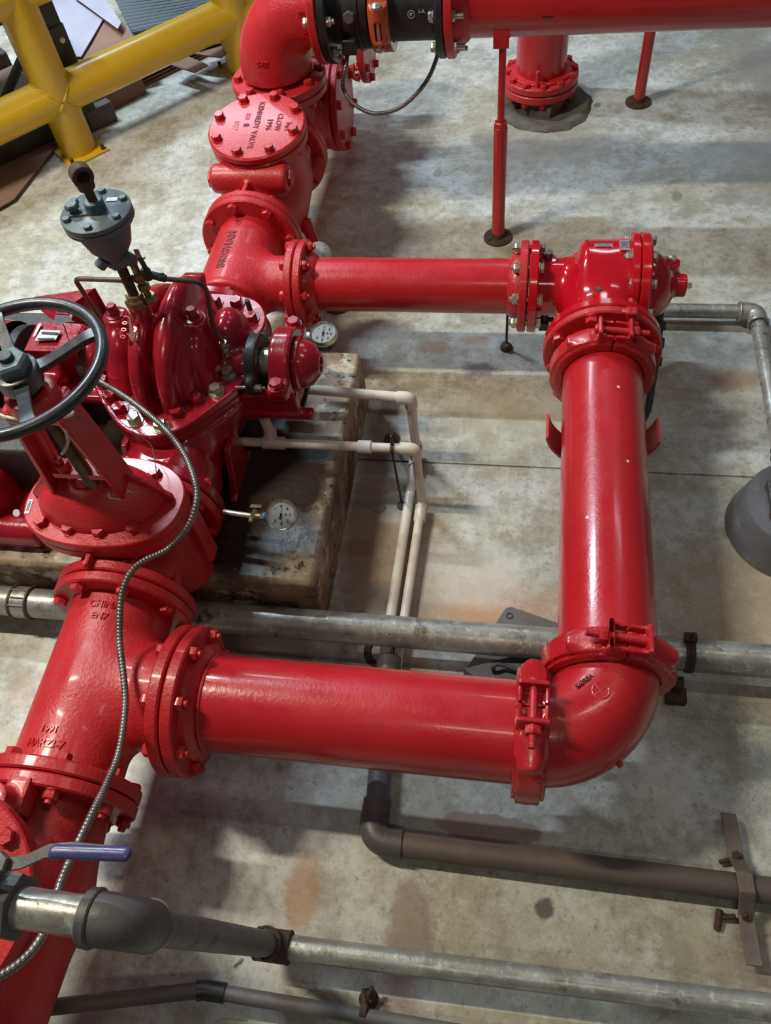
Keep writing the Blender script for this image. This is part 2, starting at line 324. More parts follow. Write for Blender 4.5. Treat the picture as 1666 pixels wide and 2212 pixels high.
# ================================================================== THE SETTING
def floor_material():
    m = bpy.data.materials.new('polished_concrete'); m.use_nodes = True; nt = m.node_tree; N = nt.nodes; L = nt.links; b = N['Principled BSDF']
    g = N.new('ShaderNodeNewGeometry')
    def math_(op, a, c=None, d=None):
        n = N.new('ShaderNodeMath'); n.operation = op
        for i, s in enumerate((a, c, d)):
            if s is None: continue
            if isinstance(s, (int, float)): n.inputs[i].default_value = s
            else: L.new(s, n.inputs[i])
        return n.outputs[0]
    def noise(s, d=8, r=.6, dist=0):
        n = N.new('ShaderNodeTexNoise'); n.inputs['Scale'].default_value = s; n.inputs['Detail'].default_value = d; n.inputs['Roughness'].default_value = r; n.inputs['Distortion'].default_value = dist
        L.new(g.outputs['Position'], n.inputs['Vector']); return n.outputs[0]
    def ramp(src, a, c, lo=0., hi=1.):
        r = N.new('ShaderNodeMapRange'); r.inputs[1].default_value = a; r.inputs[2].default_value = c; r.inputs[3].default_value = lo; r.inputs[4].default_value = hi
        r.interpolation_type = 'SMOOTHSTEP'; L.new(src, r.inputs[0]); return r.outputs[0]
    def mix(f, a, c):
        x = N.new('ShaderNodeMix'); x.data_type = 'RGBA'; L.new(f, x.inputs[0])
        for s, i in ((a, 6), (c, 7)):
            if isinstance(s, tuple): x.inputs[i].default_value = (*s, 1)
            else: L.new(s, x.inputs[i])
        return x.outputs[2]
    col = mix(ramp(noise(1.6), .40, .60), (.41, .395, .305), (.58, .61, .60))
    col = mix(ramp(noise(6, 14, .75, .15), .42, .62, 0, .75), col, (.28, .26, .20))
    col = mix(ramp(noise(3.4, 14, .8, .2), .50, .62, 0, .55), col, (.60, .61, .60))
    col = mix(ramp(noise(24, 12, .8, .2), .50, .66, 0, .45), col, (.24, .21, .165))
    col = mix(ramp(noise(11, 14, .85), .48, .60, 0, .45), col, (.235, .215, .165))
    col = mix(ramp(noise(9.3, 14, .85), .50, .60, 0, .55), col, (.64, .65, .62))
    col = mix(ramp(noise(42, 6, .7), .54, .66, 0, .5), col, (.20, .18, .15))
    col = mix(ramp(noise(85, 4, .7), .64, .69, 0, .8), col, (.10, .085, .07))
    col = mix(ramp(noise(14, 10, .8, .4), .60, .70, 0, .45), col, (.62, .61, .56))
    nz = noise(7, 10, .75); nz2 = noise(26, 8, .7)
    sp = N.new('ShaderNodeSeparateXYZ'); L.new(g.outputs['Position'], sp.inputs[0])
    def stain(cx, cy, rx, ry, colr, amt, rag=.9, edge=.12):
        dx = math_('DIVIDE', math_('SUBTRACT', sp.outputs[0], cx), rx); dy = math_('DIVIDE', math_('SUBTRACT', sp.outputs[1], cy), ry)
        d = math_('SQRT', math_('ADD', math_('MULTIPLY', dx, dx), math_('MULTIPLY', dy, dy)))
        d = math_('ADD', d, math_('MULTIPLY', math_('SUBTRACT', math_('ADD', math_('MULTIPLY', nz, .65), math_('MULTIPLY', nz2, .35)), .5), rag*2.2))
        return ramp(d, 1-edge, 1+edge, amt, 0)
    col = mix(ramp(noise(2.3, 14, .85), .53, .66, 0, .5), col, (.21, .185, .15))
    col = mix(ramp(noise(60, 8, .8), .56, .64, 0, .30), col, (.68, .66, .60))
    nonlocal_col = col
    for s in STAINS:
        nonlocal_col = mix(stain(*s[:4], s[4], s[5], *(s[6:] if len(s) > 6 else ())), nonlocal_col, s[4])
    L.new(nonlocal_col, b.inputs['Base Color'])
    L.new(ramp(noise(6, 6, .6), .3, .7, .32, .55), b.inputs['Roughness'])
    bp = N.new('ShaderNodeBump'); bp.inputs['Strength'].default_value = .25; bp.inputs['Distance'].default_value = .002; L.new(noise(70, 6, .7), bp.inputs['Height']); L.new(bp.outputs[0], b.inputs['Normal'])
    return m
RU = (.40, .20, .09); BR = (.20, .12, .085); DK = (.09, .075, .065)
STAINS = [  # x, y, radius x, radius y, colour, amount, raggedness, edge
    (-.02, 1.06, .20, .10, RU, .55, 1.2, .5), (-.30, .86, .10, .06, RU, .45, 1.2, .4), (-.44, .27, .04, .09, (.38, .20, .09), .7, 1.3, .35), (-.02, .47, .12, .035, (.26, .165, .12), .75, .9, .06),
    (-.18, .22, .05, .13, (.22, .14, .11), .65, 1.3, .25), (-.19, .08, .05, .10, (.24, .15, .12), .5, .8, .3), (.70, 1.97, .09, .05, (.36, .20, .10), .65, .8, .5), (-.17, 2.12, .05, .025, RU, .5, .8, .4), (-.31, 2.08, .05, .03, (.34, .17, .11), .6, .8, .4),
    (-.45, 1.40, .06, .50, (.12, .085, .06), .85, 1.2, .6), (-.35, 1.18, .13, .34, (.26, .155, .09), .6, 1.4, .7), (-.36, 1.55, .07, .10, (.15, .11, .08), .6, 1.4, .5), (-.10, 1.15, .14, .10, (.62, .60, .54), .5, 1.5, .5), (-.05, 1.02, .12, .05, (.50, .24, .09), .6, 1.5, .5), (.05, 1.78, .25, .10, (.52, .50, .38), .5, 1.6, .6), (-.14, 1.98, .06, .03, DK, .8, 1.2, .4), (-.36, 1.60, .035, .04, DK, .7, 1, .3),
    (.61, 1.12, .19, .22, (.36, .24, .14), .55, .8, .4), (-1.30, .70, .08, .05, (.36, .20, .11), .35, 1.2, .3), (.12, .31, .022, .022, (.07, .055, .05), .85, 1.2, .25), (.27, 1.30, .02, .03, RU, .5, 1, .3),
    (1.05, 3.2, .50, .16, (.30, .28, .25), .6, 1.6, .3), (1.15, 3.85, .3, .3, (.24, .22, .20), .7, 1.3, .3), (.95, 4.15, .12, .35, (.27, .25, .22), .5, 1.2, .3), (.06, 3.35, .30, .20, (.27, .24, .20), .45, .8, .3), (.9, 2.95, .18, .08, (.24, .21, .18), .5, 1.6, .2),
    (-.40, 3.12, .018, .03, (.25, .24, .22), .6, .6, .3), (.27, 3.62, .018, .018, (.16, .16, .16), .8, .5, .2), (.57, .26, .10, .06, BR, .4, 1.2, .5), (-.18, .02, .02, .03, BR, .6, 1.2, .4), (.57, 2.95, .02, .03, DK, .5, 1, .3)]
fm = floor_material()
def slab(x0, y0, x1, y1, z0, z1): return box(((x0+x1)/2, (y0+y1)/2, (z0+z1)/2), (x1-x0, y1-y0, z1-z0))
JY = 1.566
struct(obj('floor', join(slab(-9, -4, 7, JY-.0035, -.2, 0), slab(-9, JY+.0035, 7, 11, -.2, 0), slab(-9, JY-.01, 7, JY+.01, -.2, -.006)), fm, org=(0, 0, 0)))
# ------------------------------------------------------------------ concrete plinth under the pump
def plinth_material():
    m = mat('oil_soaked_concrete', (.36, .30, .21), .55, 0, (.20, .13, .075), 6, .35, .5, 60, 0, [((.075, .045, .028), 4.2, .48, .10), ((.30, .155, .07), 7., .56, .08), ((.46, .42, .34), 19., .56, .06), ((.035, .022, .016), 24., .58, .05), ((.02, .014, .010), 90., .64, .05)], .15)
    nt = m.node_tree; N = nt.nodes; L = nt.links; b = N['Principled BSDF']; g = N.new('ShaderNodeNewGeometry')
    d = N.new('ShaderNodeVectorMath'); d.operation = 'DISTANCE'; L.new(g.outputs['Position'], d.inputs[0]); d.inputs[1].default_value = (-.78, 1.27, .23)
    n = N.new('ShaderNodeTexNoise'); n.inputs['Scale'].default_value = 6; n.inputs['Detail'].default_value = 8; L.new(g.outputs['Position'], n.inputs['Vector'])
    a = N.new('ShaderNodeMath'); a.operation = 'MULTIPLY_ADD'; L.new(n.outputs[0], a.inputs[0]); a.inputs[1].default_value = .34; L.new(d.outputs['Value'], a.inputs[2])
    r = N.new('ShaderNodeMapRange'); r.inputs[1].default_value = .41; r.inputs[2].default_value = .50; r.inputs[3].default_value = 1; r.inputs[4].default_value = 0; L.new(a.outputs[0], r.inputs[0])
    src = b.inputs['Base Color'].links[0].from_socket; x = N.new('ShaderNodeMix'); x.data_type = 'RGBA'; L.new(r.outputs[0], x.inputs[0]); L.new(src, x.inputs[6]); x.inputs[7].default_value = (.022, .013, .009, 1); L.new(x.outputs[2], b.inputs['Base Color'])
    rs = b.inputs['Roughness'].links[0].from_socket; y = N.new('ShaderNodeMix'); y.data_type = 'FLOAT'; L.new(r.outputs[0], y.inputs[0]); L.new(rs, y.inputs[2]); y.inputs[3].default_value = .36; L.new(y.outputs[0], b.inputs['Roughness'])
    return m
def rough_block(x0, y0, x1, y1, h, step=.02, amp=.004, seed=3):
    nx = int((x1-x0)/step); ny = int((y1-y0)/step); nz = max(2, int(h/step)); r = random.Random(seed)
    import mathutils
    def P(i, j, k):
        x = x0+(x1-x0)*i/nx; y = y0+(y1-y0)*j/ny; z = h*k/nz
        n = mathutils.noise.noise_vector(Vector((x*9, y*9, z*9+seed)))*amp+mathutils.noise.noise_vector(Vector((x*40, y*40, z*40+seed)))*amp*.5
        return (x+n[0]*(i in (0, nx)), y+n[1]*(j in (0, ny)), z+(n[2] if k == nz else 0))
    idx = {}; vs = []; fs = []
    def vi(i, j, k):
        if (i, j, k) not in idx: idx[i, j, k] = len(vs); vs.append(P(i, j, k))
        return idx[i, j, k]
    for i in range(nx):
        for j in range(ny): fs.append((vi(i, j, nz), vi(i+1, j, nz), vi(i+1, j+1, nz), vi(i, j+1, nz)))
    for k in range(nz):
        for i in range(nx):
            fs.append((vi(i, 0, k), vi(i+1, 0, k), vi(i+1, 0, k+1), vi(i, 0, k+1))); fs.append((vi(i, ny, k), vi(i, ny, k+1), vi(i+1, ny, k+1), vi(i+1, ny, k)))
        for j in range(ny):
            fs.append((vi(0, j, k), vi(0, j, k+1), vi(0, j+1, k+1), vi(0, j+1, k))); fs.append((vi(nx, j, k), vi(nx, j+1, k), vi(nx, j+1, k+1), vi(nx, j, k+1)))
    return np.array(vs), fs
tag(obj('concrete_plinth', rough_block(-3.2, .975, -.508, 1.82, .23), plinth_material(), org=(-1.8, 1.4, 0), bevel=.012, ang=50), 'oil-stained low concrete plinth that the red pump stands on', 'plinth')
# ================================================================== RED LOOP
XA = -.94; ZC = .33; R8 = .1095; R6 = .084; FR8 = .170; FR6 = .138
NX, NY, NZ = V(1, 0, 0), V(0, 1, 0), V(0, 0, 1)
def pair_bolts(parent, o, ax, big=True, m='redcast', ph=None, skip=(), t=.028):
    """bolts through a flange pair whose faces meet at o; the heads sit on the +ax side"""
    bolts(parent, V(o)+unit(ax)*t, ax, .148 if big else .119, 8, .0165 if big else .0155, 2*t, m, ph, .012, skip)
# ---- lower tee
TY = .60
t = thing('pipe_tee', 'red cast iron pipe tee with raised lettering, left of the long lower red pipe', 'pipe fitting', (XA, TY, .16))
A, B = (XA, TY-.21, ZC), (XA, TY+.21, ZC)
obj('body', nets(lambda p: smin(smin(s_cyl(p, A, B, .122), s_cyl(p, (XA, TY, ZC), (XA+.19, TY, ZC), .118), .045), s_cyl(p, (XA+.14, TY, ZC), (XA+.215, TY, ZC), .122, .01), .01), (XA-.14, TY-.23, ZC-.14), (XA+.23, TY+.23, ZC+.14), .006), 'redcast', t)
f1 = obj('flange', flange_geo((XA, TY-.229, ZC), NY, FR8, .028), 'redcast', t)
f2 = obj('flange', flange_geo((XA, TY+.229, ZC), -NY, FR8, .028), 'redcast', t)
f3 = obj('flange', flange_geo((XA+.228, TY, ZC), -NX, FR8, .028), 'redcast', t)
pair_bolts(f1, (XA, TY-.231, ZC), NY); pair_bolts(f2, (XA, TY+.231, ZC), -NY); pair_bolts(f3, (XA+.230, TY, ZC), -NX)
up = unit((.22, 0, 1))
for g_ in (text_ring('CHINA', .023, (XA, TY+.165, ZC), NY, .1228, unit((.12, 0, 1)), depth=.002), text_ring('EN7', .022, (XA, TY+.135, ZC), NY, .1228, unit((.10, 0, 1)), depth=.002),
    text_ring('1991', .020, (XA, TY-.135, ZC), NY, .1228, unit((-.05, 0, 1)), depth=.002), text_ring('HARZI-7', .023, (XA, TY-.165, ZC), NY, .1228, unit((-.05, 0, 1)), depth=.002),): obj('cast_lettering', g_, 'raised', t)
# ---- lower long pipe along X
PX0 = XA+.232; PXC = .048; YP = .232
t = thing('flanged_pipe', 'long red pipe running left to right in the foreground, flanged at its left end', 'pipe', ((PX0+PXC)/2, TY, .22))
obj('pipe', cyl((PX0+.03, TY, ZC), (PXC, TY, ZC), R8, 96), 'red', t)
f = obj('flange', flange_geo((PX0+.001, TY, ZC), NX, FR8, .028, R8, .03), 'redcast', t)
obj('weld_bead', torus((PX0+.062, TY, ZC), NX, R8, .004), 'redcast', t)
obj('gasket', cyl((PX0-.003, TY, ZC), (PX0+.002, TY, ZC), .150, 64), 'rubber', t)
# ---- grooved couplings
def coupling(c, ax, d1, label, m='red', R=R8, group=None, bolt='redcast', flip=1, w=.068, nutflip=1):
    """two-piece clamp round a pipe: ax pipe axis, d1 direction of the visible bolt pad"""
    F = frame(c, ax, d1); Ro = R+.026; t = thing('grooved_coupling', label, 'pipe coupling', V(c)-V(0, 0, Ro), group)
    for s in (1, -1):                                     # F x = towards bolt pad, y = tangent
        def fn(p, s=s):
            q = (p-F[:3, 3])@F[:3, :3]; r = np.hypot(q[:, 0], q[:, 1]); h = q[:, 2]
            ring = np.maximum(np.abs(r-(R+.013))-.014, np.abs(h)-w/2)
            ring = np.minimum(ring, np.maximum(np.abs(r-(R+.024))-.012, np.abs(h)-w/2*.72))
            d = ring
            for e in (1, -1):
                lug = s_box(q, (e*(R+.038), s*.040, 0), (.058, .011, w*.96), .004)
                cheek = np.minimum(s_box(q, (e*(R+.034), s*.022, w*.40), (.040, .040, .008), .003), s_box(q, (e*(R+.034), s*.022, -w*.40), (.040, .040, .008), .003))
                web = np.maximum(s_cap(q*V(1, 1, .62), (e*(R+.006), s*.058, 0), (e*(R-.006), s*.110, 0), .019, .012), np.abs(h)-w*.40)
                d = smin(d, np.minimum(lug, cheek), .004); d = smin(d, web, .012)
            return np.maximum(np.maximum(d, R+.001-r), -s*q[:, 1]+.0012)
        obj('clamp_half', nets(fn, V(c)-.18, V(c)+.18, .005), m, t, ang=40)
    for e in (1, -1):
        o = xf(F, [(e*(R+.047), nutflip*.047, 0)])[0]; ay = F[:3, 1]*nutflip
        g_ = join(cyl(o-ay*.10, o+ay*.002, .0088, 16), hexg(.0175, .017, o, ay), tube([o+ay*(.016+k*.0007) for k in range(40)], .0078, 14, rf=lambda u, i: .0076+.0008*(i % 4 > 1)),
                  lathe([(.001, -.006), (.011, -.004), (.0135, .0), (.0135, .008)], o-ay*.096, ay, 24))
        obj('coupling_bolt', g_, bolt, t)
    return t
coupling((PXC+.012, TY, ZC), NX, unit((0, .03, 1)), 'red bolted pipe coupling upright at the right end of the long foreground pipe', nutflip=1)
# ---- elbow
EX = .225; RE = EX-(PXC+.024); 
def arc(c, a0, a1, R, n=40): return [V(c[0]+R*math.cos(a0+(a1-a0)*k/n), c[1]+R*math.sin(a0+(a1-a0)*k/n), c[2]) for k in range(n+1)]
t = thing('pipe_elbow', 'red elbow with a raised crossed circle at the lower right corner of the red loop', 'pipe fitting', (EX, TY, .22))
ec = (PXC+.024, TY+RE, ZC)
path = [V(PXC+.005, TY, ZC)]+arc(ec, -math.pi/2, 0, RE)+[V(EX, TY+RE+.03, ZC)]
obj('bend', tube(path, R8+.001, 96), 'red', t)
mk = V(ec[0]+RE*math.cos(-.62), ec[1]+RE*math.sin(-.62), ZC+R8)
Fk = frame(mk+V(0, -.0, -.001), (0, 0, 1), (1, .0, 0)); Fk = frame(mk-V(0, 0, .0008), (0, 0, 1), (math.cos(.72), math.sin(.72), 0))
mkc = xf(Fk, [(0, 0, 0)])[0]
obj('raised_mark', join(torus(mkc, (0, 0, 1), .017, .0026, 40, 8), tube([xf(Fk, [(-.017, 0, 0)])[0], mkc+V(0, 0, .0012), xf(Fk, [(.017, 0, 0)])[0]], .0022, 8), tube([xf(Fk, [(0, -.017, 0)])[0], mkc+V(0, 0, .0012), xf(Fk, [(0, .017, 0)])[0]], .0022, 8)), 'redcast', t)
def on_bend(u, v, txt, size):
    q = xf(Fk, [(u, v, 0)])[0]; return q
q = on_bend(-.012, .036, '', 0); obj('cast_lettering', text_flat('KOREA', .0135, frame(q+V(0, 0, -.002), unit((-.02, .05, 1)), Fk[:3, 0]), depth=.0018), 'inkred', t)
q = on_bend(.046, .004, '', 0); g1 = join(torus(q+V(0, 0, -.0035), unit((.1, -.02, 1)), .0085, .0014, 28, 8), text_flat('8', .011, frame(q+V(0, 0, -.003), unit((.05, 0, 1)), Fk[:3, 0]), depth=.0018))
q = on_bend(-.036, -.016, '', 0); g2 = text_flat('FM', .012, frame(q+V(0, 0, -.003), unit((-.1, -.05, 1)), Fk[:3, 0]), depth=.002)
obj('raised_mark', join(g1, g2), 'redcast', t)
obj('vent_nub', cyl((ec[0]+(RE+R8-.004)*math.cos(-.86), ec[1]+(RE+R8-.004)*math.sin(-.86), ZC), (ec[0]+(RE+R8+.009)*math.cos(-.86), ec[1]+(RE+R8+.009)*math.sin(-.86), ZC), .007, 16), 'redcast', t)
CY2 = TY+RE+.012
coupling((EX, CY2, ZC), NY, unit((.16, 0, 1)), 'red bolted pipe coupling between the big lower right elbow and the pipe running away', nutflip=-1)
# ---- pipe along Y
YT = 1.655
t = thing('red_pipe', 'thick red pipe running away from the viewer on the right side of the loop', 'pipe', (EX, (CY2+YT)/2, .22))
obj('pipe', cyl((EX, CY2, ZC), (EX, YT, ZC), R8, 96), 'red', t)
for ch, y in zip(('E', '8', '8', '3', '0', '0', 'D', '8'), (.80, .875, .955, .975, 1.06, 1.085, 1.16, 1.25)): obj('stencil_mark', text_cyl(ch, .022, (EX, y, ZC), NY, R8-.0007, unit((-.10, 0, 1)), depth=.0012), 'raised', t)
obj('paint_chip', join(*[lathe([(.004, 0), (.0045, .0006), (.001, .0008)], (EX+R8*math.sin(a), y, ZC+R8*math.cos(a)-.0002), (math.sin(a), 0, math.cos(a)), 9) for a, y in ((.25, 1.51), (.42, 1.27), (-.5, 1.1))]), 'label', t)
coupling((EX, YT+.012, ZC), NY, unit((.10, 0, 1)), 'red bolted pipe coupling below the glossy relief valve', nutflip=1)
# saddle under the pipe
def arcplate(cx, cz, R0, th, a0, a1, y0, y1, n=28):
    po = [(cx+R0*math.sin(a0+(a1-a0)*k/n), cz-R0*math.cos(a0+(a1-a0)*k/n)) for k in range(n+1)]+[(cx+(R0-th)*math.sin(a1+(a0-a1)*k/n), cz-(R0-th)*math.cos(a1+(a0-a1)*k/n)) for k in range(n+1)]
    vs = [(x, y0, z) for x, z in po]+[(x, y1, z) for x, z in po]; m_ = len(po)
    fs = [(k, (k+1) % m_, m_+(k+1) % m_, m_+k) for k in range(m_)]+[(k, k+1, m_-2-k, m_-1-k) for k in range(n)]+[(m_+k, m_+m_-1-k, m_+m_-2-k, m_+k+1) for k in range(n)]
    return np.array(vs), fs
t = thing('pipe_saddle', 'curved red saddle plate cradling the far end of the thick red pipe from below', 'pipe support', (EX, 1.48, 0))
obj('cradle', arcplate(EX, ZC+.012, .152, .007, -1.42, 1.42, 1.425, 1.51), 'rust' if 0 else 'redcast', t)
obj('foot', join(box((EX, 1.46, .09), (.06, .05, .18)), box((EX, 1.46, .004), (.14, .12, .008))), 'redcast', t)
# ================================================================== RELIEF VALVE (right top corner of the loop)
YB = 2.02; RX = .008
t = thing('relief_valve', 'glossy red relief valve with two nameplates at the upper right corner of the red loop', 'valve', (EX+.02, YB, .15))
def rvf(p):
    a = s_cyl(p, (RX+.01, YB, ZC), (RX+.20, YB, ZC), .088, .01)
    b = s_cyl(p, (.150, YB, ZC+.008), (.33, YB, ZC+.008), .135, .03)
    c = s_cyl(p, (EX, YB-.03, ZC), (EX, 1.785, ZC), .112, .01)
    d = s_ell(p, (.20, YB, ZC-.01), (.10, .105, .11))
    return smin(smin(smin(a, b, .045), d, .03), c, .05)
obj('body', nets(rvf, (RX-.01, 1.76, ZC-.16), (.37, YB+.16, ZC+.16), .0065), 'gloss', t)
f = obj('flange', flange_geo((RX, YB, ZC), NX, FR6, .028), 'gloss', t)
pair_bolts(f, (RX-.002, YB, ZC), NX, False, 'zinc')
f = obj('flange', flange_geo((EX, 1.758, ZC), NY, .166, .028), 'gloss', t)
co = .325
f = obj('cover_flange', join(flange_geo((co-.026, YB, ZC+.006), NX, .158, .024), flange_geo((co, YB, ZC+.006), NX, .158, .030)), 'gloss', t)
bolts(f, (co+.030, YB, ZC+.006), NX, .134, 10, .015, .056, 'zinc', .2, .008)
cv = obj('cover_dome', nets(lambda p: smin(smin(s_ell(p, (co+.03, YB, ZC+.004), (.085, .108, .108)), s_cyl(p, (co+.05, YB-.005, ZC+.015), (co+.148, YB-.005, ZC+.015), .034, .006), .015), s_cyl(p, (co+.098, YB+.03, ZC+.01), (co+.098, YB+.03, ZC+.075), .027, .005), .015), (co, YB-.12, ZC-.12), (co+.17, YB+.12, ZC+.12), .005), 'gloss', t)
obj('plug', join(lathe([(.011, 0), (.011, .018), (.001, .02)], (co+.147, YB-.005, ZC+.015), NX, 4), lathe([(.013, 0), (.013, .018), (.001, .02)], (co+.098, YB+.03, ZC+.074), NZ, 6)), 'zinc', t, label='square steel plugs')
obj('plug', join(lathe([(.026, 0), (.024, .010), (.001, .012)], (.062, YB+.02, ZC+.080), NZ, 28)), 'gloss', t)
obj('plug', lathe([(.013, 0), (.013, .024), (.001, .026)], (.062, YB+.02, ZC+.092), NZ, 6), 'ductile', t)
obj('plug', lathe([(.012, 0), (.010, .018), (.001, .019)], (.205, YB-.135, ZC+.098), unit((0, -.3, 1)), 4), 'ductile', t)
def nameplate(c, w, h, F, lines, size, mt='plate'):
    return obj('nameplate', prism([(-w/2, -h/2), (w/2, -h/2), (w/2, h/2), (-w/2, h/2)], 0, .0025, F), mt, t), obj('nameplate_print', text_flat(lines, size, frame(F[:3, 3]+F[:3, 2]*.0024, F[:3, 2], F[:3, 0]), depth=.0004), 'ink', t)
a_ = .22
np1 = V(.232, YB+.035, ZC+.008); n1 = unit((0, math.sin(-a_*-1), math.cos(a_)))
n1 = unit((0, .10, 1)); nameplate(0, .048, .015, frame(V(.218, YB+.0132, ZC+.1435), n1, NX), 'CLA-VAL', .010)
obj('nameplate_mount', box((.218, YB+.0132, ZC+.141), (.054, .020, .004)), 'gloss', t)
n2 = unit((0, .12, 1)); nameplate(0, .024, .058, frame(V(.278, YB+.016, ZC+.1435), n2, NX), 'SIZE 8\nMODEL\n50B-4\nSERIAL\nNO 250', .0075)
obj('nameplate_mount', box((.278, YB+.016, ZC+.141), (.030, .066, .004)), 'gloss', t)
# drain fitting and hose
obj('drain_cock', join(cyl((RX+.055, YB-.015, ZC-.09), (RX+.055, YB-.015, ZC-.15), .012, 12), cyl((RX+.03, YB-.015, ZC-.12), (RX+.085, YB-.015, ZC-.12), .009, 12), box((RX+.055, YB-.03, ZC-.135), (.03, .012, .03))), 'iron', t)
hp = spline([(.405, YB-.03, ZC-.03), (.412, YB-.075, ZC-.09), (.405, 1.86, .20), (.40, 1.80, .13), (.385, 1.72, .09), (.33, 1.655, .06), (.26, 1.62, .06)], 10)
tag(obj('black_hose', join(tube(hp, .011, 14), *[cyl(hp[i], hp[i+3], .019, 12) for i in (8, 14, 20)]), 'rubber', org=(.40, 1.8, .1)), 'black hose with lumpy joints hanging from the relief valve cover to the floor', 'hose')
# ---- lug flange adapter between relief valve and coupling
t = thing('lug_flange', 'red flange adapter with bolts joining the relief valve to the coupling below it', 'flange', (EX, 1.73, .16))
f = obj('flange', join(flange_geo((EX, 1.755, ZC), -NY, .166, .026), cyl((EX, 1.74, ZC), (EX, YT+.03, ZC), R8, 64)), 'redcast', t)
bolts(f, (EX, 1.729, ZC), -NY, .143, 8, .0175, .055, 'redcast', .30, .02)
obj('latch_lug', nets(lambda p: smin(s_box(p, (EX+.062, 1.738, ZC+.150), (.030, .030, .030), .006), s_box(p, (EX+.045, 1.738, ZC+.158), (.02, .018, .014), .004), .01), (EX+.02, 1.70, ZC+.11), (EX+.12, 1.78, ZC+.19), .004), 'redcast', t)
# ================================================================== BRANCH PIPE
t = thing('flanged_pipe', 'red pipe flanged at both ends, linking the lettered tee to the glossy relief valve', 'pipe', (-.35, YB, .24))
BX0 = XA+.222; BX1 = RX-.004
obj('pipe', cyl((BX0+.03, YB, ZC), (BX1-.03, YB, ZC), R6, 80), 'red', t)
fa = obj('flange', flange_geo((BX0, YB, ZC), NX, FR6, .026, R6, .035), 'redcast', t)
fb = obj('flange', flange_geo((BX1, YB, ZC), -NX, FR6, .026, R6, .035), 'redcast', t)
obj('gasket', join(cyl((BX0-.003, YB, ZC), (BX0+.002, YB, ZC), .118, 48), cyl((BX1-.002, YB, ZC), (BX1+.003, YB, ZC), .118, 48)), 'rubber', t)
# ---- upper tee
t = thing('pipe_tee', 'red cast pipe tee with BRIGHAM in raised letters, between pump and check valve', 'pipe fitting', (XA, YB, .18))
obj('body', nets(lambda p: smin(smin(smin(s_cyl(p, (XA, YB-.13, ZC), (XA, YB+.21, ZC), .114, .008), s_cyl(p, (XA, YB-.24, ZC), (XA, YB, ZC), .096), .012), s_cyl(p, (XA, YB, ZC), (XA+.20, YB, ZC), .088), .04), s_tor(p, (XA, YB-.12, ZC), NY, .104, .012), .006), (XA-.14, YB-.25, ZC-.14), (XA+.22, YB+.24, ZC+.14), .006), 'redcast', t)
f = obj('flange', flange_geo((XA, YB+.229, ZC), -NY, FR8, .028), 'redcast', t); pair_bolts(f, (XA, YB+.231, ZC), -NY, ph=.18)
f = obj('flange', flange_geo((BX0-.003, YB, ZC), -NX, FR6, .026), 'redcast', t); pair_bolts(f, (BX0-.001, YB, ZC), -NX, False, t=.026)
for g_ in (text_cyl('BRIGHAM', .038, (XA, YB+.03, ZC), NY, .1142, unit((-.12, 0, 1)), depth=.002, spacing=1.15), text_cyl('8\u00b0', .028, (XA, YB+.165, ZC), NY, .1125, unit((-.05, 0, 1)), depth=.002), text_cyl('6', .022, (XA, YB+.12, ZC), NY, .1125, unit((-.33, 0, 1)), depth=.0018),): obj('cast_lettering', g_, 'inkred', t)
# ================================================================== CHECK VALVE
CV0 = YB+.232; CV1 = CV0+.495
t = thing('check_valve', 'red swing check valve with a round bolted lid lettered KENNEDY VALVE', 'valve', (XA, (CV0+CV1)/2, .1))
CC = V(XA+.012, 2.515, .585); cn = unit((0, -.12, 1))
def cvf(p):
    a = smin(s_cap(p, (XA, CV0, ZC), (XA, 2.45, ZC), .115, .150), s_cap(p, (XA, 2.45, ZC), (XA, CV1, ZC), .150, .118), .03)
    b = s_cyl(p, CC-cn*.26, CC-cn*.04, .140, .02)
    h = s_cyl(p, (XA-.135, 2.375, .478), (XA+.135, 2.375, .478), .048, .016)
    h2 = s_box(p, (XA, 2.31, .455), (.016, .12, .085), .005)
    r_ = s_cap(p, (XA+.12, 2.62, .42), (XA+.09, 2.70, .34), .03)
    return smin(smin(smin(smin(a, b, .05), h, .022), h2, .008), r_, .02)
obj('body', nets(cvf, (XA-.20, CV0-.12, .14), (XA+.20, CV1+.03, .60), .0065), 'redcast', t)
f = obj('flange', flange_geo((XA, CV0, ZC), NY, FR8, .028), 'redcast', t)
f = obj('flange', flange_geo((XA, CV1, ZC), -NY, FR8, .028), 'redcast', t); pair_bolts(f, (XA, CV1+.001, ZC), -NY, ph=.0)
f = obj('body_flange', flange_geo(CC-cn*.032, -cn, .166, .030), 'redcast', t)
lid = obj('lid', flange_geo(CC, -cn, .168, .030, bev=.006), 'redcast', t)
bolts(lid, CC, cn, .142, 8, .0175, .062, 'redcast', math.pi/2+.12+math.pi/8, .006)
Fl = frame(CC, cn, -NY)     # letters read towards the viewer, tops to the right
Ft = frame(CC-cn*.0003, cn, unit(np.cross(NX, cn)))
def lt(s, size, u, v=0, **k):   # u towards +x (line above), v along reading direction
    return text_flat(s, size, frame(CC+NX*u+Ft[:3, 0]*v-cn*.0003, cn, Ft[:3, 0]), depth=.0016, **k)
for g_ in (lt('KENNEDY VALVE', .027, 0, .0, spacing=1.15), lt('1996', .027, .045, .0, spacing=1.1), lt('CLOW', .027, .077, -.01, spacing=1.1), lt('NH', .027, .112, .012), lt('8', .030, -.036, .0),): obj('cast_lettering', g_, 'inkred', t, label='dark cast letters')
for g_ in (lt('350', .024, -.040, -.045), lt('1977', .024, -.072, .0),): obj('cast_lettering', g_, 'raised', t)
obj('hinge_plug', join(hexg(.030, .012, (XA-.134, 2.375, .478), -NX), hexg(.030, .012, (XA+.134, 2.375, .478), NX)), 'redcast', t)
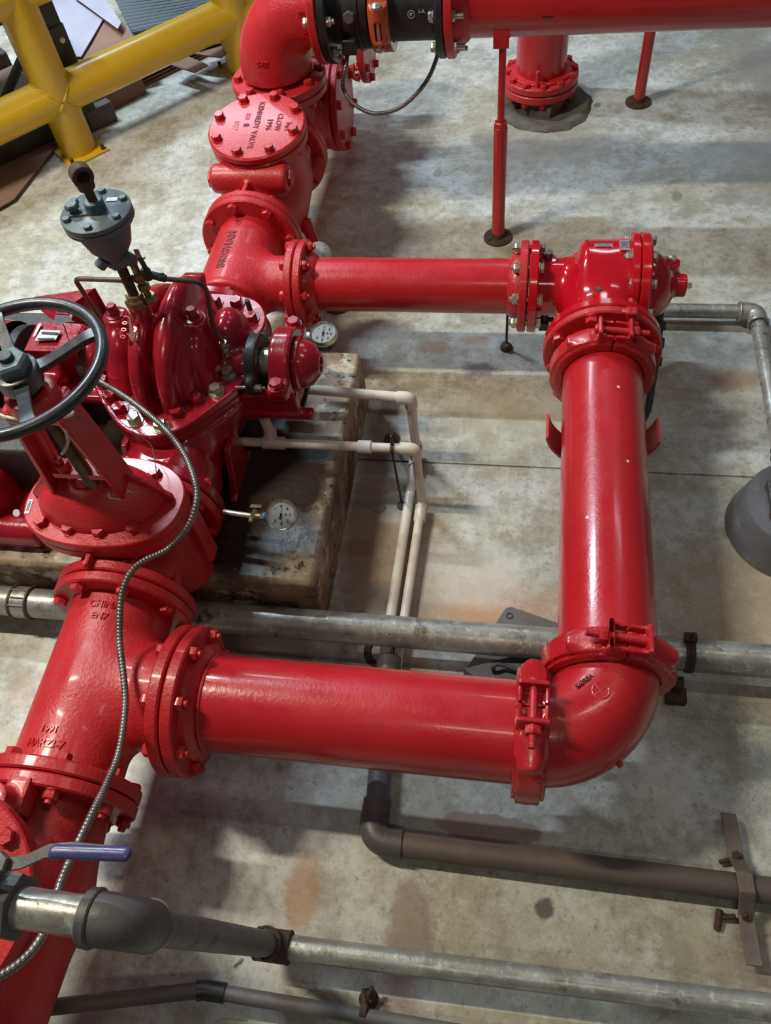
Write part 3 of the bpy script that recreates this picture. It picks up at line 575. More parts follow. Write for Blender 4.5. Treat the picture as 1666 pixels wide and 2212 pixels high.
# ================================================================== TEE UNDER THE ELBOW, ELBOW, BLACK SPOOLS, TOP PIPE
EXU, EYU = -.93, 2.87
ZT = .565
t = thing('pipe_tee', 'red cast fitting with a bolted side flange below the top elbow', 'pipe fitting', (EXU, 3.0, .15))
obj('body', nets(lambda p: smin(smin(s_cyl(p, (EXU, CV1+.01, ZC), (EXU, 3.22, ZC), .122), s_cyl(p, (EXU, EYU+.005, ZC), (EXU, EYU+.005, ZT-.01), .118), .04), s_cyl(p, (EXU, 3.0, ZC), (EXU+.15, 3.0, ZC), .115), .05), (EXU-.14, CV1, ZC-.14), (EXU+.2, 3.24, ZT), .0065), 'redcast', t)
f = obj('flange', flange_geo((XA, CV1+.003, ZC), NY, FR8, .028), 'redcast', t)
f = obj('side_flange', join(flange_geo((EXU+.155, 3.07, ZC+.01), -NX, FR8, .026), flange_geo((EXU+.158, 3.07, ZC+.01), NX, FR8, .026)), 'redcast', t)
bolts(f, (EXU+.184, 3.07, ZC+.01), NX, .148, 8, .0165, .054, 'redcast', .3, .014)
f = obj('end_flange', flange_geo((EXU, 3.235, ZC), -NY, FR8, .028), 'redcast', t); bolts(f, (EXU, 3.262, ZC), NY, .148, 8, .0165, .05, 'redcast')
f = obj('top_flange', flange_geo((EXU, EYU, ZT-.031), -NZ, FR8, .028), 'redcast', t)
obj('rib', box((EXU+.06, EYU-.12, ZC+.10), (.01, .05, .16)), 'redcast', t)
t = thing('gate_valve', 'red valve body seen behind the top elbow, mostly hidden', 'valve', (EXU, 3.45, .15))
obj('body', nets(lambda p: smin(s_cyl(p, (EXU, 3.26, ZC), (EXU, 3.62, ZC), .12), s_cyl(p, (EXU, 3.44, ZC), (EXU, 3.44, .50), .12, .02), .04), (EXU-.16, 3.24, ZC-.14), (EXU+.16, 3.64, .52), .007), 'redcast', t)
f = obj('flange', flange_geo((EXU, 3.238, ZC), NY, FR8, .028), 'redcast', t)
f = obj('bonnet_flange', flange_geo((EXU+.03, 3.44, .52), NZ, .16, .04), 'redcast', t)
f = obj('side_cover', flange_geo((EXU+.20, 3.46, .40), NX, .165, .03), 'redcast', t); bolts(f, (EXU+.23, 3.46, .40), NX, .143, 8, .0165, .05, 'redcast')
ZE = ZT+.225; XE1 = EXU+.205
t = thing('pipe_elbow', 'large red cast elbow at the top, turning from the upright flange to the right', 'pipe fitting', (EXU, EYU, ZT))
cz = (XE1-.02, ZE-.0)
ep = [V(EXU, EYU, ZT+.02)]+[V(EXU+.18-.18*math.cos(a), EYU, ZE-.18+.18*math.sin(a)) for a in np.linspace(0, math.pi/2, 30)]+[V(XE1, EYU, ZE)]
obj('bend', tube(ep, .121, 80, rf=lambda u, i: .121+.006*math.cos(u*6.28)), 'redcast', t)
f = obj('flange', flange_geo((EXU, EYU, ZT-.029), NZ, .172, .032), 'redcast', t); bolts(f, (EXU, EYU, ZT+.003), NZ, .148, 8, .0165, .062, 'redcast', .25, .01)
f = obj('flange', flange_geo((XE1+.008, EYU, ZE), -NX, .172, .028), 'redcast', t)
bolts(f, (XE1-.02, EYU, ZE), -NX, .150, 8, .0165, .056, 'zinc', .12, .014)
for g_ in (text_ring('731C', .026, (EXU, EYU, ZT+.065), NZ, .124, unit((-.1, -1, 0)), depth=.002), text_ring('SHZ', .026, (EXU, EYU, ZT+.10), NZ, .124, unit((-.1, -1, 0)), depth=.002),
    text_cyl('7CHE5', .03, (XE1-.045, EYU, ZE), NZ, .1225, unit((.0, -1, .1)), depth=.002),): obj('cast_lettering', g_, 'raised', t)
XS = XE1+.012
t = thing('butterfly_valve', 'black pipe spool with a dark ridged body, right of the top elbow', 'valve', (XS+.09, EYU, ZE-.16))
f = obj('flange', flange_geo((XS, EYU, ZE), NX, .172, .028), 'black', t)
obj('body', join(cyl((XS+.02, EYU, ZE), (XS+.17, EYU, ZE), .112, 64), cyl((XS+.075, EYU, ZE), (XS+.155, EYU, ZE), .130, 64), cyl((XS+.115, EYU, ZE), (XS+.127, EYU, ZE), .136, 64)), 'black', t)
obj('wire_box', box((XS+.09, EYU-.12, ZE-.07), (.05, .05, .05)), 'black', t, bevel=.005)
obj('hex_plug', hexg(.02, .02, (XS+.10, EYU-.125, ZE+.02), unit((0, -1, .2))), 'ductile', t)
XO = XS+.195
def ocf(p, s):
    q = p-V(XO, EYU, ZE); r = np.hypot(q[:, 1], q[:, 2]); h = q[:, 0]
    d = np.maximum(np.abs(r-.126)-.016, np.abs(h)-.032)
    c = V(0, -.139, -.01)
    lug = s_cyl(q, (0, -.136, -.062), (0, -.136, .052), .027, .006)
    d = smin(d, lug, .012)
    hole = s_box(q, (0, -.150, -.018), (.022, .040, .062), .010)
    return np.maximum(np.maximum(smax(d, -hole, .004), .112-r), 0*s+d)
t = thing('grooved_coupling', 'orange bolted pipe coupling between the black spools of the top pipe', 'pipe coupling', (XO, EYU, ZE-.15))
obj('clamp', nets(lambda p: ocf(p, 1), (XO-.06, EYU-.19, ZE-.17), (XO+.06, EYU+.16, ZE+.17), .0045), 'orange', t)
obj('coupling_bolt', join(cyl((XO, EYU-.150, ZE-.085), (XO, EYU-.150, ZE+.05), .0075, 14), lathe([(.018, 0), (.017, .008), (.010, .015), (.001, .017)], (XO, EYU-.146, ZE+.05), NZ, 28), hexg(.015, .013, (XO, EYU-.15, ZE-.068), -NZ)), 'zinc', t)
X1 = XO+.02; X2 = X1+.165
t = thing('pipe_spool', 'black flanged pipe spool joined to the long red top pipe', 'pipe', (X1+.1, EYU, ZE-.16))
obj('pipe', cyl((X1, EYU, ZE), (X2, EYU, ZE), .111, 80), 'black', t)
f = obj('flange', flange_geo((X2, EYU, ZE), NX, .166, .026), 'black', t); bolts(f, (X2-.004, EYU, ZE), -NX, .146, 8, .016, .050, 'zinc', .12, .03)
obj('stencil', join(torus((X1+.085, EYU-.1105, ZE+.012), unit((0, -1, .1)), .011, .0009, 24, 6), text_cyl('8"', .012, (X1+.085, EYU, ZE+.012), NX, .1112, (0, -1, 0), depth=.0003), text_ring('S-40', .010, (X1+.118, EYU, ZE), NX, .1112, (0, -1, .12), depth=.0003) if 0 else text_cyl('L-IL', .014, (X1+.12, EYU, ZE+.02), NX, .1112, (0, -1, 0), depth=.0003)), 'label', t, label='white stencil')
t = thing('top_pipe', 'long red pipe crossing the top edge of the picture', 'pipe', (.6, EYU, ZE-.11))
f = obj('flange', flange_geo((X2+.028, EYU, ZE), NX, .168, .028, .11, .05), 'redcast', t)
obj('pipe', cyl((X2+.05, EYU, ZE), (3.2, EYU, ZE), .110, 96), 'red', t)
obj('bracket', join(arcplate(.0, .0, 0, 0, 0, 0, 0, 0, 1) if 0 else box((-.125, EYU-.092, ZE-.075), (.052, .012, .075), rz=0)), 'red', t, bevel=.003)
obj('paint_scuff', box((.02, EYU-.1097, ZE-.012), (.035, .001, .003)), 'ink', t)
# ================================================================== SUPPORT STANDS AND RISER
def floor_flange(t, c, R=.055):
    obj('base_flange', join(lathe([(R, 0), (R, .007), (R*.5, .010), (R*.42, .026), (.001, .026)], (c[0], c[1], 0), NZ, 40), *[hexg(.007, .006, (c[0]+R*.72*math.cos(a), c[1]+R*.72*math.sin(a), .007), NZ) for a in (.6, 2.17, 3.74, 5.3)]), 'rust', t)
t = thing('support_stand', 'thin adjustable red support post with threaded top under the top pipe', 'pipe support', (-.12, 2.69, 0))
floor_flange(t, (-.12, 2.69)); top = V(-.120, EYU-.075, ZE-.09); base = V(-.12, 2.69, 0)
dv = top-base; mid = base+dv*.60
obj('post', cyl(base+dv*.02, mid, .0245, 32), 'red', t); obj('rod', cyl(mid, top, .0125, 20), 'red', t)
obj('nut', hexg(.026, .02, mid, dv), 'red', t); obj('pad', box(top+V(0, .01, .012), (.050, .03, .02)), 'red', t, bevel=.004)
t = thing('support_stand', 'plain red support post on a rusty foot at the far right', 'pipe support', (.448, 3.633, 0))
floor_flange(t, (.448, 3.633), .056)
obj('post', cyl((.448, 3.633, .02), (.452, 3.62, 1.3), .0235, 32), 'red', t)
t = thing('riser_pipe', 'red upright riser with a ring of nuts on its bolted base flange', 'pipe', (.012, 3.68, 0))
obj('pipe', cyl((.012, 3.68, .12), (.012, 3.68, 1.6), R8, 80), 'red', t)
f = obj('flange', flange_geo((.012, 3.68, .098), NZ, .165, .032, R8, .012), 'redcast', t)
obj('hub', cyl((.012, 3.68, .128), (.012, 3.68, .140), .138, 64), 'redcast', t)
bolts(f, (.012, 3.68, .128), NZ, .146, 12, .0165, .07, 'redcast', .1, .012)
obj('flange', flange_geo((.012, 3.68, .060), NZ, .165, .034), 'redcast', t)
obj('long_stud', cyl((.0, 3.543, .12), (.0, 3.543, .20), .009, 14), 'redcast', t)
_pit = join(lathe([(.13, .0005), (.15, .010), (.185, .016), (.205, .004), (.21, .0)], (.04, 3.62, 0), NZ, 64), cyl((.03, 3.63, .0), (.03, 3.63, .058), .105, 40), *[box((.02+.12*math.cos(a), 3.66+.12*math.sin(a), .03), (.02, .02, .06)) for a in (.3, 1.2, 3.6, 4.3, 4.9, 5.6)])
import mathutils
for _v in _pit[0]:
    _n = mathutils.noise.noise_vector(Vector(_v*14))*.022+mathutils.noise.noise_vector(Vector(_v*50))*.008
    _v[0] += _n[0]; _v[1] += _n[1]; _v[2] = max(0, _v[2]+abs(_n[2])*.4*(_v[2] > .002))
tag(obj('riser_pit_rim', _pit, mat('dirty_grout', (.13, .115, .09), .85, 0, (.07, .06, .05), 20, .5, .8, 60), org=(.03, 3.63, 0)), 'rough dark grouted ring in the floor round the foot of the riser', 'floor collar')
# tilted support behind upper tee flange
t = thing('support_stand', 'red leaning support leg behind the bolted tee flange', 'pipe support', (-.66, 2.35, 0))
obj('post', cyl((-.70, 2.30, .02), (-.80, 2.42, .28), .024, 24), 'red', t); floor_flange(t, (-.695, 2.295))
# ================================================================== LOWER LEFT VALVE (second check valve)
LV1 = TY-.232; LV0 = LV1-.495
t = thing('check_valve', 'red valve with a round bolted lid at the lower left edge', 'valve', (XA, .1, .1))
LC = V(XA-.045, .105, .60); ln = unit((.16, -.16, 1))
obj('body', nets(lambda p: smin(smin(s_cap(p, (XA, LV1+.0, ZC), (XA, .15, ZC), .115, .13), s_cap(p, (XA, .15, ZC), (XA, LV0, ZC), .130, .116), .03), s_cyl(p, LC-ln*.25, LC-ln*.03, .135, .02), .05), (XA-.2, LV0-.12, .14), (XA+.2, LV1+.12, .60), .007), 'redcast', t)
f = obj('flange', flange_geo((XA, LV1, ZC), -NY, FR8, .028), 'redcast', t)
obj('body_flange', flange_geo(LC-ln*.03, -ln, .192, .03), 'redcast', t)
f = obj('lid', flange_geo(LC, -ln, .195, .028), 'redcast', t); bolts(f, LC, ln, .170, 8, .017, .06, 'redcast', .0, .006)
obj('lid_dome', nets(lambda p: s_ell(p, LC-ln*.01, (.10, .10, .04)), LC-.12, LC+.12, .006), 'redcast', t)
obj('ear', nets(lambda p: smin(s_cyl(p, (XA-.02, LV1-.075, .49), (XA-.02, LV1-.075, .55), .035, .006), s_box(p, (XA-.0, LV1-.05, .48), (.05, .07, .05), .006), .01), (XA-.08, LV1-.13, .43), (XA+.06, LV1, .57), .005), 'redcast', t)
obj('ear_bolt', hexg(.02, .016, (XA-.02, LV1-.075, .55), NZ), 'redcast', t)
f = obj('flange', flange_geo((XA, LV0, ZC), NY, FR8, .028), 'redcast', t)
t = thing('suction_pipe', 'red pipe leaving the lower left corner towards the viewer', 'pipe', (XA, -.6, .2))
obj('pipe', cyl((XA, LV0-.01, ZC), (XA, -1.4, ZC), R8, 80), 'red', t); obj('flange', flange_geo((XA, LV0-.003, ZC), -NY, FR8, .028), 'redcast', t)
# ================================================================== GATE VALVE WITH HANDWHEEL
GY0 = TY+.232; GY1 = GY0+.292; GYC = .992; ZB = .548
t = thing('gate_valve', 'red gate valve with black handwheel, oval bonnet and tall yoke at the left', 'valve', (XA, GYC, .1))
def oval(a, b, n, c=(0, 0), p=2.35): return [(c[0]+a*abs(math.cos(s))**(2/p)*(1 if math.cos(s) > 0 else -1), c[1]+b*abs(math.sin(s))**(2/p)*(1 if math.sin(s) > 0 else -1)) for s in np.arange(n)*2*math.pi/n]
def gbody(p):
    a = s_cyl(p, (XA, GY0+.01, ZC), (XA, GY1-.01, ZC), .118)
    q = p-V(XA, GYC, 0); ov = (np.sqrt((q[:, 0]/.155)**2+(q[:, 1]/.095)**2)-1)*.095; b = smax(ov, np.maximum(p[:, 2]-.51, .22-p[:, 2]), .01)
    rib = s_box(p, (XA-.03, GYC-.10, .44), (.014, .13, .16), .005); rib2 = s_box(p, (XA+.15, GYC+.01, .40), (.07, .05, .20), .01)
    return smin(smin(smin(a, b, .035), rib, .008), rib2, .012)
obj('body', nets(gbody, (XA-.2, GY0-.03, .16), (XA+.21, GY1+.01, .55), .0065), 'redcast', t)
f = obj('flange', flange_geo((XA, GY0, ZC), NY, FR8, .028), 'redcast', t)
f = obj('flange', flange_geo((XA, GY1, ZC), -NY, FR8, .028), 'redcast', t); pair_bolts(f, (XA, GY1+.001, ZC), -NY)
BXC = XA-.026
obj('body_flange', prism(oval(.196, .130, 96, (BXC, GYC)), ZB-.062, ZB-.031), 'redcast', t, bevel=.004)
bf = obj('bonnet_flange', prism(oval(.198, .131, 96, (BXC, GYC)), ZB-.029, ZB), 'redcast', t, bevel=.004)
me = nut_bolt(.0155, .062, 'redcast', 'bolt_bonnet', .008)
for px, py in ((88, 1127), (148, 1142), (213, 1149), (286, 1141), (334, 1022), (112, 1000)):
    inst('bolt', me, frame(at(px, py, ZB+.006)*V(1, 1, 0)+V(0, 0, ZB), NZ, (math.cos(px), math.sin(px), 0)), bf)
def gbon(p):
    d = s_ell(p, (BXC-.005, GYC, ZB-.02), (.160, .100, .115))
    d = smin(d, s_cyl(p, (XA-.02, GYC, ZB+.04), (XA-.02, GYC, ZB+.115), .048, .008), .02)
    w1 = s_box(p, (BXC+.075, GYC+.012, ZB+.03), (.20, .013, .20), .003)
    q = p-V(BXC+.175, GYC, ZB); w1 = smax(w1, (q[:, 0]*.72+q[:, 2]*.69)-.012, .004)
    w2 = s_box(p, (BXC-.12, GYC, ZB+.03), (.11, .013, .16), .003); q2 = p-V(BXC-.175, GYC, ZB); w2 = smax(w2, (-q2[:, 0]*.78+q2[:, 2]*.62)-.012, .004)
    d = smin(d, np.minimum(w1, w2), .010)
    cut = s_box(p, (XA-.005, GYC-.0, ZB+.125), (.085, .09, .045), .006)
    return np.maximum(smax(d, -cut, .006), ZB-.002-p[:, 2])
obj('bonnet', nets(gbon, (BXC-.21, GYC-.12, ZB-.01), (BXC+.21, GYC+.14, ZB+.18), .005), 'redcast', t)
YS = .962
for s in (1, -1):                      # yoke arms: slightly converging H-section bars
    b0 = V(BXC+s*.085-.0, GYC, ZB+.06); b1 = V(XA+s*.050, YS, .935); ax_ = b1-b0; L_ = np.linalg.norm(ax_); Fy = frame(b0, ax_, NX)
    obj('yoke_arm', join(box((0, 0, L_/2), (.012, .075, L_), Fy), box((-s*.013, 0, L_/2), (.028, .012, L_), Fy)), 'redcast', t, bevel=.003)
obj('yoke_head', nets(lambda p: np.maximum(smin(s_cyl(p, (XA, YS, .905), (XA, YS, .965), .050, .006), s_box(p, (XA, YS, .920), (.13, .070, .03), .008), .012), -s_cyl(p, (XA, YS, .8), (XA, YS, 1.1), .026)), (XA-.1, YS-.08, .88), (XA+.1, YS+.08, .98), .005), 'redcast', t)
obj('stem', tube([V(XA, YS+.004, z) for z in np.arange(ZB+.05, .99, .002)], .0155, 20, rf=lambda u, i: .0155-.0015*(i % 2)), 'brass', t)
obj('gland', join(cyl((XA, GYC, ZB+.10), (XA, GYC, ZB+.135), .028, 28), box((XA-.01, GYC-.015, ZB+.142), (.13, .045, .016)), hexg(.017, .018, (XA-.052, GYC-.02, ZB+.150), NZ), hexg(.017, .018, (XA+.036, GYC-.01, ZB+.150), NZ), cyl((XA-.052, GYC-.02, ZB+.05), (XA-.052, GYC-.02, ZB+.185), .008, 14), cyl((XA+.036, GYC-.01, ZB+.05), (XA+.036, GYC-.01, ZB+.185), .008, 14)), 'redcast', t, bevel=.002)
tt = t; HZ = 1.028; HC = V(XA-.002, .962, HZ)
hw = obj('handwheel', join(torus(HC, NZ, .172, .0125, 96, 20)), 'wheelblack', t)
for k in range(4):
    a = math.radians(38+k*90-4); d = V(math.cos(a), math.sin(a), 0); n_ = V(-d[1], d[0], 0)
    pts = [HC+d*r+V(0, 0, z) for r, z in ((.030, -.022), (.06, -.021), (.10, -.012), (.14, -.002), (.168, .0))]
    sp_ = spline(pts, 6); vs = []; 
    for i, q in enumerate(sp_):
        w_ = .017-.004*math.sin(i/len(sp_)*math.pi)
        vs += [q+n_*w_+V(0, 0, .006), q-n_*w_+V(0, 0, .006), q-n_*w_*.75-V(0, 0, .010), q+n_*w_*.75-V(0, 0, .010)]
    fs = [(4*i+j, 4*i+(j+1) % 4, 4*i+4+(j+1) % 4, 4*i+4+j) for i in range(len(sp_)-1) for j in range(4)]+[(0, 1, 2, 3), tuple(4*(len(sp_)-1)+j for j in (3, 2, 1, 0))]
    obj('spoke', (np.array(vs), fs), 'wheelblack', hw, bevel=.002)
obj('hub', join(lathe([(.042, -.045), (.044, -.02), (.044, -.008), (.040, -.006), (.001, -.006)], HC, NZ, 48)), 'wheelblack', hw)
obj('hub_nut', hexg(.036, .026, HC-V(0, 0, .006), NZ), 'bluegrey', hw, label='pale grey hexagonal hub nut')
obj('stem_end', cyl(HC, HC+V(0, 0, .030), .014, 20), 'iron', hw)
obj('barcode_label', box((0, 0, 0), (.012, .042, .001), frame(at(62, 1094, ZB+.001), NZ, unit((.98, .12, 0)))), 'label', t, label='small white sticker')
obj('barcode_stripes', join(*[box((0, -.012+k*.0022, .0008), (.007, .001, .0004), frame(at(62, 1094, ZB+.001), NZ, unit((.98, .12, 0)))) for k in range(13)]), 'ink', t)
obj('cast_lettering', join(text_flat('3', .024, frame(V(XA-.02, GYC-.062, ZB+.060), unit((0, -.72, .7)), NX), depth=.002), text_flat('XXYT', .020, frame(V(XA-.01, GYC-.078, ZB+.038), unit((0, -.80, .6)), NX), depth=.002)), 'inkred', t)
tg = spline([(XA+.03, GYC-.05, .905), (XA+.06, GYC-.075, .90), (XA+.075, GYC-.03, .905), (XA+.04, GYC+.02, .91)], 8)
tag(obj('tie_strap', join(tube(spline([(XA-.11, GYC-.05, .93), (XA-.03, GYC-.072, .925), (XA+.05, GYC-.062, .92), (XA+.075, GYC-.045, .915), (XA+.06, GYC-.028, .91)], 8), .0035, 8), tube(spline([(XA-.12, GYC-.045, .915), (XA-.03, GYC-.068, .905), (XA+.045, GYC-.06, .90), (XA+.05, GYC-.07, .86), (XA+.035, GYC-.09, .84)], 8), .0035, 8)), 'pvc', org=(XA, GYC-.05, .9)), 'pale cord tied round the yoke just under the black handwheel', 'cord')
# ================================================================== PUMP
PXP, PYP, PZ = -.93, 1.49, .51
t = thing('fire_pump', 'dark red split-case pump with a bolted rim, at the centre left', 'pump', (PXP, PYP, .23))
rim_px = [(455, 632), (520, 638), (556, 650), (573, 675), (572, 700), (552, 735), (538, 770), (540, 800), (515, 835), (455, 882), (392, 924), (322, 944), (262, 922), (220, 868), (196, 812)]
rim = [at(x, y, PZ)[:2] for x, y in rim_px]
rim += [V(-1.195, 1.52), V(-1.20, 1.60), V(-1.13, 1.70), V(-1.03, 1.765)]
rim = [tuple(q[:2]) for q in spline([V(a, b, 0) for a, b in rim], 5, closed=True)]
rc_ = np.mean(rim, 0)
def off(k): return [(rc_[0]+(x-rc_[0])*k, rc_[1]+(y-rc_[1])*k) for x, y in rim]
uc = obj('upper_rim', prism(rim, PZ-.026, PZ), 'crimson', t, bevel=.005)
obj('lower_rim', prism(off(.99), PZ-.06, PZ-.0275), 'crimson', t, bevel=.005)
def pumpu(p):
    w = s_cyl(p, (-.985, PYP, PZ), (-.940, PYP, PZ), .205, .014)
    v = s_cyl(p, (-.925, PYP+.0, PZ), (-.875, PYP+.0, PZ), .198, .024)
    v2 = s_ell(p, (-.890, PYP+.030, PZ+.02), (.056, .178, .200))
    m = s_cyl(p, (-.99, PYP, PZ), (-.84, PYP, PZ), .155, .03)
    rr = s_ell(p, (-.832, PYP-.030, PZ), (.040, .078, .135)); rl = s_ell(p, (-1.058, PYP+.0, PZ), (.062, .115, .145))
    ro = s_ell(p, (-.790, PYP+.070, PZ), (.058, .078, .112))
    g1 = s_cap(p, (-.80, PYP+.0, PZ-.01), (-.748, PYP, PZ-.01), .048, .046); g2 = s_cap(p, (-1.08, PYP, PZ), (-1.13, PYP, PZ), .060)
    b1 = s_cyl(p, (-.838, 1.485, PZ), (-.838, 1.485, .672), .036, .006); b2 = s_cyl(p, (-1.063, 1.50, PZ), (-1.063, 1.50, .665), .034, .006)
    h1 = s_cap(p, (-.832, 1.405, PZ+.0), (-.832, 1.42, PZ+.03), .026); h2 = s_cap(p, (-1.058, 1.375, PZ+.0), (-1.058, 1.40, PZ+.03), .034)
    d = smin(smin(smin(w, v, .008), v2, .02), m, .008)
    d = smin(smin(smin(d, rr, .010), rl, .016), smin(ro, g1, .02), .010); d = smin(smin(d, g2, .02), smin(b1, b2, .001), .014); d = smin(smin(d, h1, .02), h2, .02)
    d = smin(d, s_cyl(p, (-.953, 1.452, PZ), (-.953, 1.452, .748), .027, .004), .012)
    base = p[:, 2]-(PZ-.002)
    pocket = s_box(p, (-.935, PYP-.165, PZ+.10), (.030, .075, .16), .012)
    d = smax(d, -pocket, .01)
    return np.maximum(d, -(p[:, 2]-(PZ-.012)))
obj('upper_casing', nets(pumpu, (-1.23, 1.20, PZ-.03), (-.64, 1.80, .79), .006), 'crimson', t, ang=60)
cut = (-.945, 1.40)
rb_me = datamesh('rim_bolt', join(lathe([(.024, 0), (.023, .003), (.001, .003)], (0, 0, 0), NZ, 28), hexg(.0185, .020, (0, 0, .002)), cyl((0, 0, -.085), (0, 0, 0), .009, 12)), 'crimson')
rb_z = datamesh('rim_bolt_bare', join(lathe([(.024, 0), (.023, .003), (.001, .003)], (0, 0, 0), NZ, 28), hexg(.0185, .020, (0, 0, .002)), cyl((0, 0, -.085), (0, 0, 0), .009, 12)), 'zinc')
for px, py, z_ in ((510, 651, 0), (541, 684, 0), (524, 711, 0), (491, 802, 1), (465, 840, 1), (423, 860, 0), (380, 889, 0), (288, 903, 1), (256, 881, 0), (236, 855, 0), (345, 917, 1), (220, 822, 0), (216, 797, 0), (463, 649, 0)):
    q = at(px, py, PZ+.012); inst('rim_bolt', rb_z if z_ else rb_me, frame(V(q[0], q[1], PZ), NZ, (math.cos(px*1.3), math.sin(px*1.3), 0)), uc)
q = at(538, 663, PZ+.02); obj('guide_pin', cyl((q[0], q[1], PZ), (q[0], q[1], PZ+.045), .0075, 16), 'rust', t)
obj('pin_hole', join(*[cyl((at(x, y, PZ)[0], at(x, y, PZ)[1], PZ-.001), (at(x, y, PZ)[0], at(x, y, PZ)[1], PZ+.0006), .005, 16) for x, y in ((400, 873), (251, 866), (447, 851))]), 'ink', t)
for c, z in (((-.838, 1.485), .672), ((-1.063, 1.50), .665)):
    obj('vent_plug', join(lathe([(.027, 0), (.026, .006), (.016, .008), (.016, .014)], (c[0], c[1], z-.002), NZ, 28), hexg(.0135, .022, (c[0], c[1], z+.010), NZ)), 'crimson', t)
lug = []
for k in range(15):
    a = math.radians(-15+k*13.0); lug.append((.062*math.cos(a), .075*math.sin(a)))
lug += [(.030*math.cos(math.radians(167-k*20)), .042*math.sin(math.radians(167-k*20))-.004) for k in range(9)]
obj('lifting_hook', prism([(a*.95, b*.95) for a, b in lug], -.030, .030, frame((-.905, 1.645, .655), NX, -NY)), 'crimson', t, bevel=.006)
obj('cast_arrow', prism([(-.035, -.004), (.008, -.004), (.004, -.014), (.034, 0), (.004, .014), (.008, .004), (-.035, .004)], 0, .004, frame((-.962, 1.392, .712), unit((0, -.46, .89)), unit((.30, -.9, -.42)))), 'inkred', t)
obj('cast_lettering', join(*[text_flat(ch, .020, frame(V(-.985, PYP-.224*math.sin(a), PZ+.224*math.cos(a)-.001), (0, -math.sin(a), math.cos(a)), unit((0, -math.cos(a), -math.sin(a)))), depth=.0018) for ch, a in zip('1000', (.28, .36, .44, .52))]), 'raised', t)
# lower casing with nozzles and feet
def pumpl(p):
    v = s_ell(p, (-.93, PYP, PZ-.06), (.205, .235, .19)); s = s_cap(p, (-.93, GY1+.02, ZC), (-.93, PYP, ZC+.02), .118, .145); d_ = s_cap(p, (-.93, YB-.25, ZC), (-.93, PYP, ZC+.02), .10, .135)
    g = s_cap(p, (-1.16, PYP, PZ-.03), (-.79, PYP, PZ-.03), .05); k = s_cyl(p, (-.93, 1.24, ZC), (-.93, GY1+.02, ZC), .13, .02)
    d = smin(smin(smin(v, s, .05), d_, .05), smin(g, k, .02), .04)
    return np.maximum(d, p[:, 2]-(PZ-.05))
obj('lower_casing', nets(pumpl, (-1.24, GY1-.0, .16), (-.62, YB-.225, PZ-.04), .008), 'crimson', t, ang=60)
f = obj('suction_flange', flange_geo((XA, GY1+.003, ZC), NY, .172, .03), 'crimson', t)
f = obj('discharge_flange', join(flange_geo((XA, YB-.226, ZC), -NY, .158, .03), flange_geo((XA, YB-.224, ZC), NY, .158, .03)), 'crimson', t)
bolts(f, (XA, YB-.194, ZC), NY, .138, 8, .016, .06, 'crimson')
for s in (1, -1):
    F_ = frame((-.93+s*.15, 1.305, .23), (1, 0, 0), (0, 1, 0))
    obj('foot', prism([(-.09, 0), (.09, 0), (.09, .012), (.075, .014), (.04, .15), (-.02, .15), (-.07, .014), (-.09, .012)], -.009, .009, F_), 'crimson', t, bevel=.003)
# bearing brackets, gland, housing (drive end at left is hidden, right end is in view)
def bracket(p):
    a = s_box(p, (-.672, PYP-.085, PZ-.055), (.17, .022, .055), .006, None); a2 = s_box(p, (-.672, PYP+.085, PZ-.055), (.17, .022, .055), .006)
    b = s_box(p, (-.66, PYP, PZ-.10), (.20, .15, .018), .006)
    w = s_cap(p, (-.75, PYP-.05, PZ-.14), (-.62, PYP-.02, PZ-.09), .03)
    return smin(smin(a, a2, .005), smin(s_box(p, (-.66, PYP-.085, PZ-.105), (.22, .03, .03), .01), w, .02), .02)
obj('bearing_bracket', nets(bracket, (-.79, PYP-.13, PZ-.20), (-.54, PYP+.13, PZ+.0), .005), 'crimson', t)
def housing(p):
    a = s_cyl(p, (-.650, PYP, PZ), (-.595, PYP, PZ), .097, .008)
    e = smin(s_box(p, (-.622, PYP-.106, PZ+.010), (.058, .052, .045), .014), s_box(p, (-.622, PYP+.106, PZ+.010), (.058, .052, .045), .014), .002)
    lo = s_box(p, (-.622, PYP, PZ-.06), (.065, .17, .07), .012)
    return smin(smin(a, e, .014), lo, .012)
hs = obj('bearing_housing', nets(housing, (-.69, PYP-.15, PZ-.11), (-.57, PYP+.15, PZ+.11), .0045), 'crimson', t)
for s in (-1, 1): obj('cap_bolt', join(lathe([(.024, 0), (.023, .003), (.001, .003)], (-.622, PYP+s*.114, PZ+.033), NZ, 28), hexg(.019, .017, (-.622, PYP+s*.114, PZ+.035), NZ, )), 'crimson', hs)
obj('bearing_cover', lathe([(.074, 0), (.074, .010), (.066, .014), (.064, .022), (.056, .040), (.032, .058), (.028, .062), (.021, .062), (.019, .052), (.001, .050)], (-.592, PYP, PZ), NX, 72), 'crimson', t)
obj('shaft', join(cyl((-.74, PYP, PZ), (-.64, PYP, PZ), .030, 40), cyl((-.690, PYP, PZ), (-.65, PYP, PZ), .042, 40)), 'steel', t, label='bright turned steel shaft')
obj('drip_basin', join(box((-.67, PYP, PZ-.11), (.17, .16, .012)), box((-.745, PYP, PZ-.055), (.012, .19, .10))), 'black', t)
obj('gland_plate', nets(lambda p: smax(smin(s_cyl(p, (-.722, PYP, PZ), (-.692, PYP, PZ), .078, .004), s_box(p, (-.707, PYP, PZ), (.026, .200, .05), .012), .014), -s_cyl(p, (-.8, PYP, PZ), (-.6, PYP, PZ), .040), .003), (-.74, PYP-.12, PZ-.09), (-.68, PYP+.12, PZ+.09), .004), 'iron', t)
